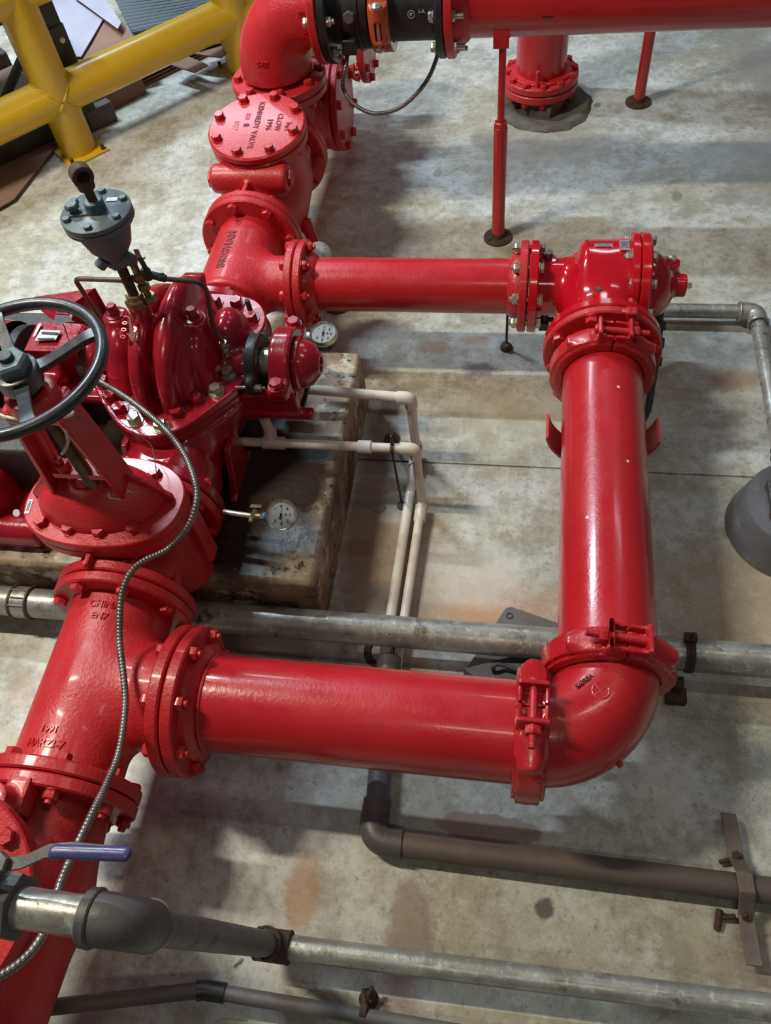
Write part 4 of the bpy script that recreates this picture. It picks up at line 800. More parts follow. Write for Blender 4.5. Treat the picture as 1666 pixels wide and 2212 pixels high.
obj('gland_bolt', join(*[join(cyl((-.75, PYP+s*.088, PZ-.004), (-.665, PYP+s*.088, PZ-.004), .0055, 12), hexg(.011, .011, (-.698, PYP+s*.088, PZ-.004), NX), hexg(.011, .009, (-.686, PYP+s*.088, PZ-.004), NX)) for s in (-1, 1)]), 'zinc', t)
# left bearing (partly hidden)
obj('bearing_housing', nets(lambda p: smin(s_cyl(p, (-1.32, PYP, PZ), (-1.24, PYP, PZ), .085, .01), s_box(p, (-1.28, PYP, PZ), (.07, .25, .05), .014), .014), (-1.36, PYP-.15, PZ-.12), (-1.20, PYP+.15, PZ+.11), .006), 'crimson', t)
obj('gland_plate', cyl((-1.20, PYP, PZ), (-1.175, PYP, PZ), .075, 40), 'iron', t)
obj('gland_bracket', nets(lambda p: smin(s_ell(p, (-1.17, PYP+.02, PZ-.02), (.06, .10, .10)), s_box(p, (-1.20, PYP-.02, PZ-.045), (.16, .20, .03), .01), .02), (-1.32, PYP-.16, PZ-.14), (-1.08, PYP+.16, PZ+.1), .006), 'crimson', t)
# ------------------------------------------------------------------ air release valve on the pump
VX, VY = -.953, 1.452
t = thing('air_release_valve', 'blue-grey pear-shaped air release valve on a thin pipe above the pump', 'valve', (VX, VY, .748))
obj('bush', join(hexg(.028, .022, (VX, VY, .745), NZ), lathe([(.021, 0), (.021, .012), (.001, .012)], (VX, VY, .767), NZ, 28)), 'brass', t)
obj('riser', cyl((VX, VY, .765), (VX, VY, .90), .0125, 24), 'rust', t)
ZV = .875
obj('body', lathe([(.024, 0), (.026, .018), (.034, .028), (.050, .052), (.060, .085), (.063, .105), (.066, .112), (.077, .114)], (VX, VY, ZV), NZ, 64), 'bluegrey', t)
obj('body_lug', join(hexg(.030, .02, (VX, VY, ZV-.004), NZ), cyl((VX+.018, VY, ZV+.02), (VX+.046, VY-.012, ZV+.012), .014, 16), cyl((VX-.02, VY-.02, ZV+.02), (VX-.035, VY-.03, ZV+.008), .014, 16)), 'bluegrey', t)
obj('body_rim', lathe([(.078, 0), (.080, .003), (.080, .012), (.078, .013)], (VX, VY, ZV+.112), NZ, 72), 'bluegrey', t)
lidz = ZV+.126
ld = obj('lid', lathe([(.078, 0), (.080, .002), (.080, .012), (.077, .014), (.001, .014)], (VX, VY, lidz), NZ, 72), 'bluegrey', t)
hb = datamesh('lid_bolt', join(hexg(.0095, .008), cyl((0, 0, -.028), (0, 0, 0), .004, 10)), 'bluegrey')
for k in range(6):
    a = k*math.pi/3+.62; inst('bolt', hb, frame((VX+.066*math.cos(a), VY+.066*math.sin(a), lidz+.014), NZ, (math.cos(k), math.sin(k), 0)), ld)
obj('lid_boss', nets(lambda p: smin(s_cyl(p, (VX+.004, VY, lidz), (VX+.004, VY, lidz+.040), .022, .004), np.maximum(s_cap(p, (VX+.004, VY, lidz+.012), (VX-.044, VY-.012, lidz+.012), .017), p[:, 2]-(lidz+.019)), .006), (VX-.08, VY-.05, lidz+.005), (VX+.04, VY+.04, lidz+.05), .003), 'bluegrey', t)
obj('plug', join(cyl((VX-.044, VY-.012, lidz+.015), (VX-.044, VY-.012, lidz+.028), .010, 16), hexg(.0155, .013, (VX-.044, VY-.012, lidz+.026), NZ)), 'bluegrey', t)
obj('nipple', cyl((VX+.004, VY, lidz+.03), (VX+.004, VY, lidz+.075), .0105, 20), 'rust', t)
ez = lidz+.085; ed = unit((.62, -.78, 0))
obj('elbow_fitting', nets(lambda p: np.maximum(smin(smin(s_cyl(p, (VX+.004, VY, ez-.018), (VX+.004, VY, ez+.01), .0185, .003), s_cap(p, V(VX+.004, VY, ez+.004), V(VX+.004, VY, ez+.016)+ed*.004, .019), .008), s_cyl(p, V(VX+.004, VY, ez+.018)-ed*.012, V(VX+.004, VY, ez+.018)+ed*.020, .0235, .004), .006), -s_cyl(p, V(VX+.004, VY, ez+.018)+ed*.004, V(VX+.004, VY, ez+.018)+ed*.06, .0135, .001)), (VX-.05, VY-.06, ez-.03), (VX+.06, VY+.05, ez+.055), .0025), 'rust', t)
obj('nameplate', join(box((VX-.020, VY+.030, lidz+.0150), (.034, .015, .002), rz=.05), box((VX+.028, VY+.036, lidz+.0150), (.026, .013, .002), rz=.05)), 'plate', t)
# petcocks and copper tubes
px0 = V(-.922, 1.462, .752)
t = thing('brass_petcock', 'small brass vent cocks stacked beside the pipe of the air release valve', 'valve', px0)
obj('body', join(hexg(.020, .018, px0+V(0, 0, -.004), NZ), cyl(px0, px0+V(-.003, .002, .075), .0085, 16), hexg(.0145, .02, px0+V(-.001, 0, .030), NZ), hexg(.016, .022, px0+V(-.003, 0, .060), NZ), cyl(px0+V(-.003, 0, .072), px0+V(.030, .0, .076), .008, 14), cyl(px0+V(-.003, 0, .08), px0+V(-.006, .004, .120), .009, 14), hexg(.013, .014, px0+V(-.006, .004, .105), NZ)), 'brass', t)
obj('lever', join(box(px0+V(.012, .004, .120), (.034, .008, .004), rz=.3), cyl(px0+V(-.006, .004, .11), px0+V(-.004, .004, .125), .006, 12)), 'brass', t)
obj('needle_valve', join(hexg(.012, .03, px0+V(.022, -.002, .066), NZ), cyl(px0+V(.03, 0, .076), px0+V(.066, -.002, .066), .0095, 14), hexg(.010, .012, px0+V(.050, -.001, .071), NX), cyl(px0+V(.024, 0, .09), px0+V(.020, .0, .125), .006, 12)), 'iron', t)
obj('tag', box(px0+V(.018, .002, .135), (.012, .003, .026)), 'plate', t)
E1 = V(-.776, 1.472, .600)
tag(obj('copper_tube', tube(bent([px0+V(.06, -.002, .066), px0+V(.155, .012, .045), E1+V(-.018, .012, .05), E1], [.035, .03], 8), .0062, 14), 'copper', org=E1), 'thin dull tube curving from the vent cocks down to the right side of the pump', 'tube')
obj('tube_fitting', join(hexg(.012, .014, E1+V(0, 0, -.012), NZ), hexg(.0135, .012, E1+V(0, 0, -.026), NZ), cyl(E1+V(0, 0, -.05), E1, .008, 12)), 'zinc', bpy.data.objects['copper_tube'])
E2 = V(-1.112, 1.50, .60)
t2 = tag(obj('copper_tube', join(tube(bent([px0+V(-.045, -.004, .062), px0+V(-.19, .02, .045), E2+V(-.012, .01, .09), E2], [.02, .02], 8), .0062, 14), cyl(px0+V(-.05, -.004, .062), px0+V(0, 0, .068), .0085, 12)), 'copper', org=E2), 'thin dull tube curving from the vent cocks down to the left side of the pump', 'tube')
obj('tube_fitting', join(hexg(.012, .014, E2+V(0, 0, -.012), NZ), cyl(E2+V(0, 0, -.05), E2, .008, 12)), 'zinc', t2)
# ------------------------------------------------------------------ gauges
def gauge(c, n, up, R, label, stem, needle_a):
    F = frame(c, n, up); t = thing('pressure_gauge', label, 'gauge', V(c)-V(0, 0, .03))
    obj('case', lathe([(R*.55, -.034), (R*.93, -.032), (R*.95, -.004), (R*.95, 0), (.001, 0)], c, n, 72), 'black', t)
    obj('bezel', lathe([(R*.93, -.010), (R, -.008), (R*1.0, .006), (R*.96, .010), (R*.90, .008), (R*.89, .002)], c, n, 72, caps=False), 'steel', t)
    obj('dial', lathe([(R*.90, .001), (.001, .0012)], c, n, 64, caps=False), 'dial', t)
    gl = []; 
    for k in range(61):
        a = math.radians(225-k*4.5); r1 = R*.82; r0 = R*(.70 if k % 10 == 0 else .76); u = V(math.cos(a), math.sin(a), 0)
        # F: x = dial up, y = left; make dial right = -y
        d = lambda r: (math.sin(a)*r, -math.cos(a)*r, .0018)
        p0, p1 = d(r0), d(r1); w = R*(.012 if k % 10 == 0 else .006); tn = V(math.cos(a), math.sin(a), 0)
        gl.append((xf(F, [V(p0)+tn*w, V(p0)-tn*w, V(p1)-tn*w, V(p1)+tn*w]), [(0, 1, 2, 3)]))
    for k, s in enumerate(('0', '50', '100', '150', '200', '250', '300')):
        a = math.radians(225-k*45); q = xf(F, [(math.sin(a)*R*.56, -math.cos(a)*R*.56, .0016)])[0]; gl.append(text_flat(s, R*.17, frame(q, n, -F[:3, 1]), depth=.0002))
    obj('dial_marks', join(*gl), 'ink', t)
    obj('dial_emblem', prism([(R*.10, 0), (0, R*.10), (-R*.10, 0), (0, -R*.10)], 0, .0006, frame(xf(F, [(0.0, -R*.32*0, .0015)])[0]+F[:3, 0]*R*.30, n, F[:3, 0])), 'blueink', t)
    a = needle_a; dirn = F[:3, 0]*math.sin(a)-F[:3, 1]*math.cos(a); sd = np.cross(n, dirn); b = V(c)+V(n)*.005
    obj('needle', (np.array([b-dirn*R*.30+sd*R*.09, b-dirn*R*.30-sd*R*.09, b-sd*R*.03, b+dirn*R*.68, b+sd*R*.03]), [(0, 1, 2, 3, 4)]), 'ink', t)
    obj('needle_hub', cyl(V(c)+V(n)*.003, V(c)+V(n)*.008, R*.08, 20), 'ink', t)
    obj('glass', lathe([(R*.91, .009), (.001, .011)], c, n, 64, caps=False), 'glass', t)
    return t, F
G1 = at(608, 1112, .36); n1 = unit((.09, -.56, .82))
t, F = gauge(G1, n1, unit((1, .1, 0)), .0405, 'round white pressure gauge in front of the plinth beside the red suction flange', None, math.radians(78+90))
sx = G1+V(-.045, 0, -.012)
obj('cock', join(hexg(.011, .016, G1+V(-.058, 0, -.014), NX), cyl(G1+V(-.085, 0, -.014), G1+V(-.035, 0, -.012), .0085, 14), cyl(G1+V(-.078, -.018, -.006), G1+V(-.078, .02, -.020), .009, 14), box(G1+V(-.078, .03, -.016), (.030, .010, .010)), cyl(G1+V(-.078, -.026, -.006), G1+V(-.078, -.014, -.006), .007, 12)), 'brass', t)
obj('thread_tape', cyl(G1+V(-.052, 0, -.012), G1+V(-.044, 0, -.012), .0105, 16), mat('blue_thread_tape', (.06, .20, .50), .4), t)
obj('tube', cyl(G1+V(-.165, .012, -.020), G1+V(-.08, 0, -.014), .0075, 14), 'galv', t)
G2 = at(699, 722, .43); n2 = unit((.02, -.15, 1))
t, F = gauge(G2, n2, unit((1, .0, .0)), .0405, 'round white pressure gauge beside the pump bearing, below the branch pipe', None, math.radians(180))
obj('stem', cyl(G2+V(-.10, .02, -.02), G2+V(-.03, .004, -.014), .012, 14), 'plate', t)
# ------------------------------------------------------------------ drive end: coupling guard, engine housing and base
t = thing('coupling_guard', 'open folded red sheet guard with a bolt on top, left of the pump', 'guard', (-1.26, 1.58, .40))
def sheet(pts, th, name='sheet', m='crimson', par=None):
    P = [V(p) for p in pts]; n = unit(np.cross(P[1]-P[0], P[2]-P[0])); n = n if n[2] > 0 else -n; vs = P+[p-n*th for p in P]; k = len(P)
    return obj(name, (np.array(vs), [tuple(range(k)), tuple(range(k, 2*k))[::-1]]+[(i, k+i, k+(i+1) % k, (i+1) % k) for i in range(k)]), m, par)
g_a = at(75, 641, .60); g_b = at(203, 623, .60); g_c = at(133, 677, .60); g_d = at(117, 663, .60); g_e = at(158, 660, .60)
top_poly = [g_a, g_d, at(121, 677, .60), at(148, 679, .60), g_e, at(163, 652, .60), g_b]
sheet(top_poly, .004, 'top_sheet', 'crimson', t)
sheet([g_b, at(163, 652, .60), at(148, 679, .60)+V(0, 0, -.02), at(149, 684, .52), at(190, 705, .50), at(240, 692, .47), g_b+V(.0, 0, -.001)], .004, 'side_sheet', 'crimson', t)
sheet([g_b, at(241, 690, .50), at(228, 706, .44), at(190, 640, .50)], .004, 'end_sheet', 'crimson', t)
sheet([g_a, at(92, 670, .60), at(118, 690, .55), at(121, 677, .60), g_d], .004, 'side_sheet', 'crimson', t)
q = at(134, 665, .60); obj('bolt', join(lathe([(.016, 0), (.016, .002), (.001, .002)], q, NZ, 24), hexg(.013, .013, q+V(0, 0, .002), NZ)), 'rust', t)
t = thing('diesel_engine', 'red engine end with dark opening and fittings, behind the handwheel at the left edge', 'engine', (-1.7, 1.5, .23))
FE = frame((-2.1, 1.52, .50), NX, NZ)
obj('flywheel_housing', lathe([(.13, 0), (.145, .02), (.145, .50), (.141, .54)], (-1.96, 1.47, .47), NX, 72, caps=False), 'crimson', t)
obj('shell_lining', lathe([(.138, .05), (.138, .53), ], (-1.96, 1.47, .47), NX, 72, caps=False), 'black', t)
obj('back_plate', cyl((-1.96, 1.47, .47), (-1.93, 1.47, .47), .14, 64), 'black', t)
obj('flywheel', join(cyl((-1.40, 1.48, .47), (-1.37, 1.48, .47), .125, 64), cyl((-1.75, 1.48, .47), (-1.30, 1.48, .47), .03, 32)), 'black', t)
bx = [at(82, 694, .615), at(178, 700, .615), at(152, 760, .60), at(52, 757, .60)]
sheet(bx, .20, 'control_box', 'crimson', t)
sheet([at(178, 700, .614), at(212, 760, .45), at(195, 800, .43), at(152, 760, .598)], .01, 'box_side', 'crimson', t)
sheet([at(88, 712, .618), at(131, 714, .618), at(120, 734, .614), at(75, 736, .614)], .002, 'nameplate', 'plate', t)
sheet([at(91, 716, .620), at(126, 718, .620), at(124, 722, .619), at(89, 720, .619)], .001, 'nameplate_print', 'ink', t)
sheet([at(82, 730, .618), at(118, 730, .618), at(116, 733, .617), at(80, 733, .617)], .001, 'nameplate_print', 'ink', t)
sheet([at(83, 699, .620), at(90, 699, .620), at(76, 725, .616), at(70, 728, .616)], .002, 'trim_strip', 'label', t)
obj('starter', join(cyl(at(108, 790, .42), at(128, 796, .40), .030, 24), cyl(at(118, 775, .44), at(165, 793, .42), .013, 14), cyl(at(120, 785, .45), at(160, 800, .44), .009, 14), cyl(at(165, 800, .38), at(175, 812, .36), .022, 18)), 'rust', t)
obj('cable_clamp', join(cyl(at(103, 791, .45), at(124, 797, .43), .026, 24, ), cyl(at(116, 780, .48), at(150, 790, .46), .010, 12)), 'plate', t)
obj('toggle', cyl(at(110, 812, .45), at(103, 830, .44), .006, 12), 'label', t)
sheet([at(123, 822, .40), at(170, 820, .40), at(160, 846, .40), at(120, 848, .40)], .01, 'mount_plate', 'plate', t)
sheet([at(145, 805, .41), at(172, 822, .41), at(160, 824, .40), at(135, 824, .40)], .01, 'mount_plate', 'plate', t)
obj('engine_block', join(box((-1.62, 1.33, .36), (.70, .30, .22)), box((-1.5, 1.62, .33), (.5, .30, .18))), 'iron', t, bevel=.01)
t = thing('engine_base', 'dark red steel base behind the gate valve, standing on the left part of the plinth', 'machine base', (-1.75, 1.3, .23))
obj('deck', box((-2.05, 1.27, .262), (1.50, .50, .06)), 'crimson', t, bevel=.012)
obj('near_skirt', nets(lambda p: s_cyl(p, (-2.8, 1.06, .27), (-1.28, 1.06, .27), .045, .01), (-2.9, .99, .2), (-1.2, 1.14, .34), .01), 'crimson', t)
obj('skirt_cover', nets(lambda p: s_box(p, (-1.75, 1.16, .33), (.72, .20, .16), .05), (-2.2, 1.03, .22), (-1.35, 1.30, .45), .01), 'crimson', t)
obj('washer', lathe([(.010, 0), (.010, .002), (.004, .002)], at(36, 1108, .345), unit((.1, -.6, .8)), 20), 'label', t)
# ================================================================== FLEXIBLE CONDUITS
c1 = spline([at(200, 812, .55), at(222, 828, .56), at(262, 852, .60), at(310, 886, .64), at(360, 930, .66), at(400, 985, .66), at(421, 1040, .66), at(424, 1085, .65), at(405, 1140, .62), at(365, 1185, .58), at(310, 1212, .56), at(280, 1240, .55), at(262, 1290, .535), at(258, 1380, .50), at(268, 1470, .485), at(270, 1530, .485), at(258, 1620, .50), at(232, 1690, .54), at(198, 1760, .60), at(160, 1840, .63), at(130, 1910, .66), at(110, 1980, .67), at(80, 2040, .69), at(30, 2090, .70), at(-60, 2140, .71)], 10)
tag(obj('flexible_conduit', conduit(c1, .0072), 'flex', org=c1[120]), 'long grey spiral metal conduit snaking over the gate valve and lower tee', 'conduit')
c2 = spline([(XS+.075, EYU-.10, ZE-.10), (XS+.06, EYU-.14, ZE-.16), at(744, 150, .56), at(742, 190, .52), at(765, 225, .48), at(810, 245, .46), at(865, 232, .48), at(915, 185, .54), at(942, 130, .60), at(952, 78, .66), at(953, 60, .70)], 12)
tag(obj('flexible_conduit', conduit(c2, .0072), 'flex', org=c2[40]), 'spiral metal conduit hanging in a loop below the black spools of the top pipe', 'conduit')
w1 = spline([at(137, 700, 1.045), at(160, 760, .80), at(200, 812, .60), at(222, 850, .54), at(238, 890, .535), at(285, 930, .53), at(325, 960, .60), at(335, 1000, .60), at(340, 1040, .58), at(342, 1062, .56)], 10)
tag(obj('thin_wire', tube(w1, .0011, 6), 'iron', org=w1[30]), 'hair-thin dark wire trailing from the handwheel across the pump rim to the bonnet', 'wire')
# ================================================================== FLOOR PIPEWORK
GYP, GZP = .918, .105
t = thing('galvanised_pipe', 'thick galvanised pipe crossing the floor under the red loop', 'pipe', (-.4, GYP, GZP-.042))
obj('pipe', cyl((-2.6, GYP, GZP), (2.2, GYP, GZP), .042, 64), 'galv', t)
def ptXr(px, py, z): return at(px, py, z)[0]
xcl = ptXr(45, 1298, GZP+.02)
t = thing('pipe_coupling', 'banded steel pipe coupling on the galvanised pipe at the left edge', 'pipe coupling', (xcl, GYP, GZP-.05))
obj('sleeve', cyl((xcl-.028, GYP, GZP), (xcl+.028, GYP, GZP), .0455, 48), 'galv', t)
obj('band', join(torus((xcl-.026, GYP, GZP), NX, .0465, .004, 48, 10), torus((xcl+.026, GYP, GZP), NX, .0465, .004, 48, 10), box((xcl, GYP-.01, GZP+.046), (.05, .004, .005)), box((xcl, GYP+.015, GZP+.044), (.05, .004, .005)), box((xcl, GYP-.03, GZP+.036), (.05, .004, .005))), 'ductile', t)
xcr = ptXr(1492, 1410, GZP+.03)
t = thing('pipe_clamp', 'perforated rusty strap clamp holding the galvanised pipe right of the big elbow', 'clamp', (xcr, GYP, 0))
obj('strap', join(*[arcplate(0, 0, 0, 0, 0, 0, 0, 0, 1)] if 0 else [tube([V(xcr, GYP+(.0445)*math.sin(a), GZP+.0445*math.cos(a)) for a in np.linspace(-2.6, .9, 26)], .0025, 4)]), 'rust', t)
def band(cx, cy, cz, R, w, th, a0, a1, axis='x', n=24):
    vs = []; 
    for k in range(n+1):
        a = a0+(a1-a0)*k/n
        for r in (R, R+th):
            for s in (-w/2, w/2): vs.append((cx+s, cy+r*math.sin(a), cz+r*math.cos(a)))
    fs = []
    for k in range(n):
        b = 4*k; fs += [(b, b+1, b+5, b+4), (b+2, b+6, b+7, b+3), (b, b+4, b+6, b+2), (b+1, b+3, b+7, b+5)]
    fs += [(0, 2, 3, 1), (4*n, 4*n+1, 4*n+3, 4*n+2)]; return np.array(vs), fs
obj('band', band(xcr, GYP, GZP, .0425, .022, .003, -1.9, 1.0), 'rust', t)
obj('band_hole', join(*[lathe([(.0045, 0), (.0045, .001), (.001, .001)], (xcr, GYP+.0452*math.sin(a), GZP+.0452*math.cos(a)), (0, math.sin(a), math.cos(a)), 16) for a in (-.1, -.6, -1.05, -1.5)]), 'ink', t)
obj('clamp_block', join(box((xcr-.002, GYP+.022, GZP+.052), (.03, .022, .016)), cyl((xcr, GYP+.02, GZP+.05), (xcr, GYP+.02, GZP+.082), .0045, 10)), 'rust', t, bevel=.002); obj('clamp_foot', join(box((xcr-.012, GYP-.055, .03), (.018, .03, .06)), box((xcr-.016, GYP-.075, .012), (.05, .04, .024))), 'rust', t, bevel=.002)
# white plastic drains
PZD = .285
ea = at(887, 860, PZD); A0 = at(600, 820, PZD); 
A0[1] = ea[1]; 
t = thing('pvc_drain_pipe', 'aged white plastic drain from the bearing housing, turning down at the farther elbow', 'pipe', (ea[0], ea[1], 0))
zf = .028
vb = V(ea[0]-.000, ea[1], zf+.0); ve = at(846, 1330, zf)
endA = V(ve[0]-.004, .80, zf)
obj('pipe', tube(bent([V(-.72, ea[1]+.01, PZD+.02), ea, vb, endA], .016, 6), .0150, 20), 'pvc', t)
obj('elbow', tube(bent([ea-V(.04, 0, 0), ea, ea-V(0, 0, .035)], .018, 8), .0195, 20), 'pvc', t); obj('elbow', join(cyl(vb+V(0, 0, .055), vb+V(0, 0, .0), .0195, 20), tube(bent([vb+V(0, 0, .05), vb+V(0, .0, .002), vb+unit(endA-vb)*.055], .018, 8), .0195, 20)), 'pvc', t)
eb = at(897, 970, PZD); vb2 = V(eb[0], eb[1], zf); vb2 = at(911, 1088, .04); vb2[2] = zf; endB = V(at(872, 1330, zf)[0], .80, zf)
t = thing('pvc_drain_pipe', 'white plastic drain crossing over the plinth, with a tee at its left and a coupling', 'pipe', (eb[0], eb[1], 0))
x0b = at(520, 955, PZD)[0]; yb = eb[1]
obj('pipe', tube(bent([V(x0b-.06, yb, PZD), eb, vb2+V(0, .01, .01), endB], [.016, .02], 6), .0135, 20), 'pvc', t)
obj('elbow', tube(bent([eb-V(.042, 0, 0), eb, eb+(vb2-eb)*.14], .018, 8), .0178, 20), 'pvc', t)
obj('coupling', cyl(V(at(773, 965, PZD)[0], yb, PZD), V(at(803, 965, PZD)[0], yb, PZD), .0185, 24), 'pvcnew', t, label='cleaner white coupling')
te = at(590, 957, PZD)
obj('tee', join(cyl(V(te[0]-.03, yb, PZD), V(te[0]+.035, yb, PZD), .0185, 24), cyl(V(te[0]-.005, yb, PZD), V(te[0]-.01, yb+.03, PZD+.03), .0185, 24)), 'pvc', t)
obj('branch', cyl(V(te[0]-.008, yb+.02, PZD+.02), V(te[0]-.035, yb+.055, PZD+.12), .0150, 20), 'pvc', t)
obj('collar', join(cyl(V(te[0]-.024, yb+.042, PZD+.075), V(te[0]-.030, yb+.05, PZD+.095), .0185, 20)), 'pvcnew', t)
d2 = unit(endB-(vb2+V(0, .01, .01))); s0 = vb2+d2*.004
obj('floor_coupling', join(cyl(s0+V(0, 0, .004), s0+d2*.055+V(0, 0, .002), .0185, 24), torus(s0, d2, .0165, .004, 30, 8)), 'pvc', t)
# rusty strap hanger beside the drains
hx = at(845, 960, PZD-.02)
t = thing('strap_hanger', 'rusty strap hanger with a ring that holds up the white plastic drains', 'hanger', (hx[0], hx[1], 0))
hb0 = at(845, 935, .21); hb1 = at(868, 1085, .02)
hr = V(at(848, 968, PZD)[0], yb, PZD)
obj('ring', band(hr[0], yb, PZD, .0145, .010, .003, -3.1, 3.1), 'rust', t)
obj('rod', join(cyl(hr-V(0, 0.01, .01), hb1, .0035, 10), cyl(hr+V(0, 0, .018), hr+V(0, .004, .05), .004, 10)), 'rust', t)
obj('floor_plate', lathe([(.016, 0), (.016, .004), (.001, .005)], (hb1[0], hb1[1], 0), NZ, 24), 'rust', t)
hp2 = at(846, 940, .02)
tag(obj('anchor_plate', join(lathe([(.026, 0), (.026, .005), (.010, .007), (.009, .03), (.001, .03)], (hp2[0], hp2[1], 0), NZ, 28), cyl((hp2[0], hp2[1], .01), hr-V(.0, .0, .01), .004, 10)), 'rust', org=(hp2[0], hp2[1], 0)), 'round rusty anchor plate with a rod, on the floor behind the white drains', 'anchor')
# grey plastic collar into the dark floor line
gx = at(853, 1430, .05)
t = thing('grey_drain_pipe', 'grey plastic pipe passing under the long foreground pipe from the white drains', 'pipe', (gx[0], .7, 0))
obj('socket', join(cyl((endA[0]+.016, .872, .032), (endA[0]+.018, .78, .036), .0335, 32)), 'pvcgrey', t)
dk1 = at(812, 1755, .045)
obj('pipe', cyl((endA[0]+.017, .80, .036), (dk1[0]+.002, dk1[1], .045), .0285, 32), 'pvcgrey', t)
tag(obj('floor_hole', lathe([(.030, .0), (.034, .006), (.050, .004), (.052, .0)], (endA[0]-.012, .905, 0), NZ, 36, caps=False), 'rust', org=(endA[0], .9, 0)), 'rough dark ring in the floor where the white drains meet the grey pipe', 'floor collar')
de = at(812, 1800, .045); dr0 = at(870, 1822, .045); dr1 = at(1640, 1920, .045)
yy = (dr0[1]+dr1[1])/2
t = thing('drain_pipe', 'brown-grey floor pipe with a large elbow, running right below the long foreground pipe', 'pipe', (.2, yy, 0))
obj('elbow', tube(bent([V(dk1[0], dk1[1]+.012, .045), V(dk1[0]-.004, yy, .045), V(dr0[0], yy, .045)], .05, 14), .0335, 36), 'ductile', t)
obj('collar', join(cyl((dk1[0]+.001, dk1[1]+.03, .045), (dk1[0], dk1[1]-.005, .045), .0345, 32)), 'darkpipe', t)
obj('pipe', cyl((dr0[0]-.004, yy, .045), (2.2, yy-.01, .045), .0285, 40), 'darkpipe', t)
sA = at(1592, 1800, .075); sB = at(1625, 2045, .05)
t = thing('pipe_strap', 'long rusty metal bar bolted over the brown-grey floor pipe at the right', 'strap', ((sA[0]+sB[0])/2, yy, 0))
Fs = frame((0, 0, 0), NX, NY); sx_ = (sA[0]+sB[0])/2
prof = [(yy+.155, .035), (yy+.06, .035), (yy+.035, .060), (yy+.02, .077), (yy-.02, .077), (yy-.035, .060), (yy-.06, .035), (yy-.155, .035)]
vs = []; w_ = .017
for y, z in prof:
    k = (y-yy)/.155; vs += [(sx_-w_-.012*k, y, z), (sx_+w_-.012*k, y, z), (sx_+w_-.012*k, y, z+.006), (sx_-w_-.012*k, y, z+.006)]
fs = [(4*i+j, 4*i+(j+1) % 4, 4*i+4+(j+1) % 4, 4*i+4+j) for i in range(len(prof)-1) for j in range(4)]+[(0, 1, 2, 3), (28, 31, 30, 29)]
strapm = mat('rusty_steel_bar', (.20, .165, .15), .6, .3, (.13, .10, .085), 20, .5, .3, 100, 0, [((.26, .13, .08), 40., .64, .06)])
obj('bar', (np.array(vs), fs), strapm, t, bevel=.003)
for y in (yy+.062, yy-.062): obj('bolt', join(hexg(.010, .009, (sx_-.01*(y-yy)/.155, y, .041), NZ), cyl((sx_, y, 0), (sx_, y, .055), .005, 10)), 'rust', t)
obj('wing_nut', join(cyl((sx_-.045, yy-.065, .012), (sx_-.012, yy-.06, .02), .006, 10), cyl((sx_-.05, yy-.09, .005), (sx_-.045, yy-.05, .02), .008, 10)), 'rust', t)
obj('stud', join(cyl((sx_-.035, yy+.05, .012), (sx_-.012, yy+.058, .02), .005, 10)), 'rust', t)
# ------------------------------------------------------------------ ball valve line, lower left
NZP = .90; nl = at(60, 1965, NZP); nr = at(205, 1985, NZP); ny = .092; ee = at(278, 1990, NZP-.0)
exx = ee[0]-.002
t = thing('drop_pipe', 'grey pipe dropping from the bright nipple and elbow to the floor tee', 'pipe', (exx, .13, .1))
low = at(583, 2040, .125)
obj('nipple', cyl((nl[0]-.02, ny, NZP), (nr[0]+.005, ny, NZP), .0268, 48), 'galv', t, label='bright galvanised nipple')
obj('elbow', join(tube(bent([V(nr[0]-.002, ny, NZP), V(exx, ny, NZP), V(exx+.002, ny+.005, NZP-.07)], .040, 14), .0345, 40), torus((nr[0]+.0, ny, NZP), NX, .034, .0045, 48, 10), cyl((nr[0]-.012, ny, NZP), (nr[0]+.004, ny, NZP), .0375, 40)), 'ductile', t)
obj('pipe', cyl((exx+.001, ny+.003, NZP-.04), (low[0], low[1], .115), .0255, 40), 'greypipe', t)
obj('bead', torus((exx+.002, ny+.006, NZP-.072), NZ, .033, .003, 48, 8), 'ductile', t)
t = thing('ball_valve', 'ball valve with a blue-gripped lever at the lower left edge', 'valve', (nl[0]-.05, ny, NZP-.05))
obj('body', join(nets(lambda p: smin(s_cyl(p, (nl[0]-.14, ny, NZP), (nl[0]-.02, ny, NZP), .040, .006), s_ell(p, (nl[0]-.085, ny, NZP), (.05, .052, .052)), .02), (nl[0]-.17, ny-.08, NZP-.08), (nl[0]+.01, ny+.08, NZP+.08), .005), hexg(.045, .022, (nl[0]-.012, ny, NZP), -NX), hexg(.046, .012, (nl[0]-.04, ny, NZP), -NX)), 'ductile', t)
lv = [at(-60, 1876, .962), at(0, 1868, .965), at(48, 1862, .968), at(100, 1838, .985), at(150, 1833, .987), at(272, 1845, .985)]
obj('stem', join(cyl((nl[0]-.075, ny+.01, NZP+.04), lv[1]+V(0, 0, .004), .014, 20), hexg(.016, .012, lv[1], NZ), box((nl[0]-.055, ny+.03, NZP+.05), (.03, .03, .035))), 'ductile', t)
def strip(path, w, th):
    vs = []
    for i, q in enumerate(path):
        vs += [q+V(0, w, 0), q-V(0, w, 0), q-V(0, w, th), q+V(0, w, -th)]
    n = len(path); return np.array(vs), [(4*i+j, 4*i+(j+1) % 4, 4*i+4+(j+1) % 4, 4*i+4+j) for i in range(n-1) for j in range(4)]+[(0, 1, 2, 3), tuple(4*(n-1)+j for j in (3, 2, 1, 0))]
obj('lever', strip(lv, .009, .004), 'ductile', t, bevel=.001)
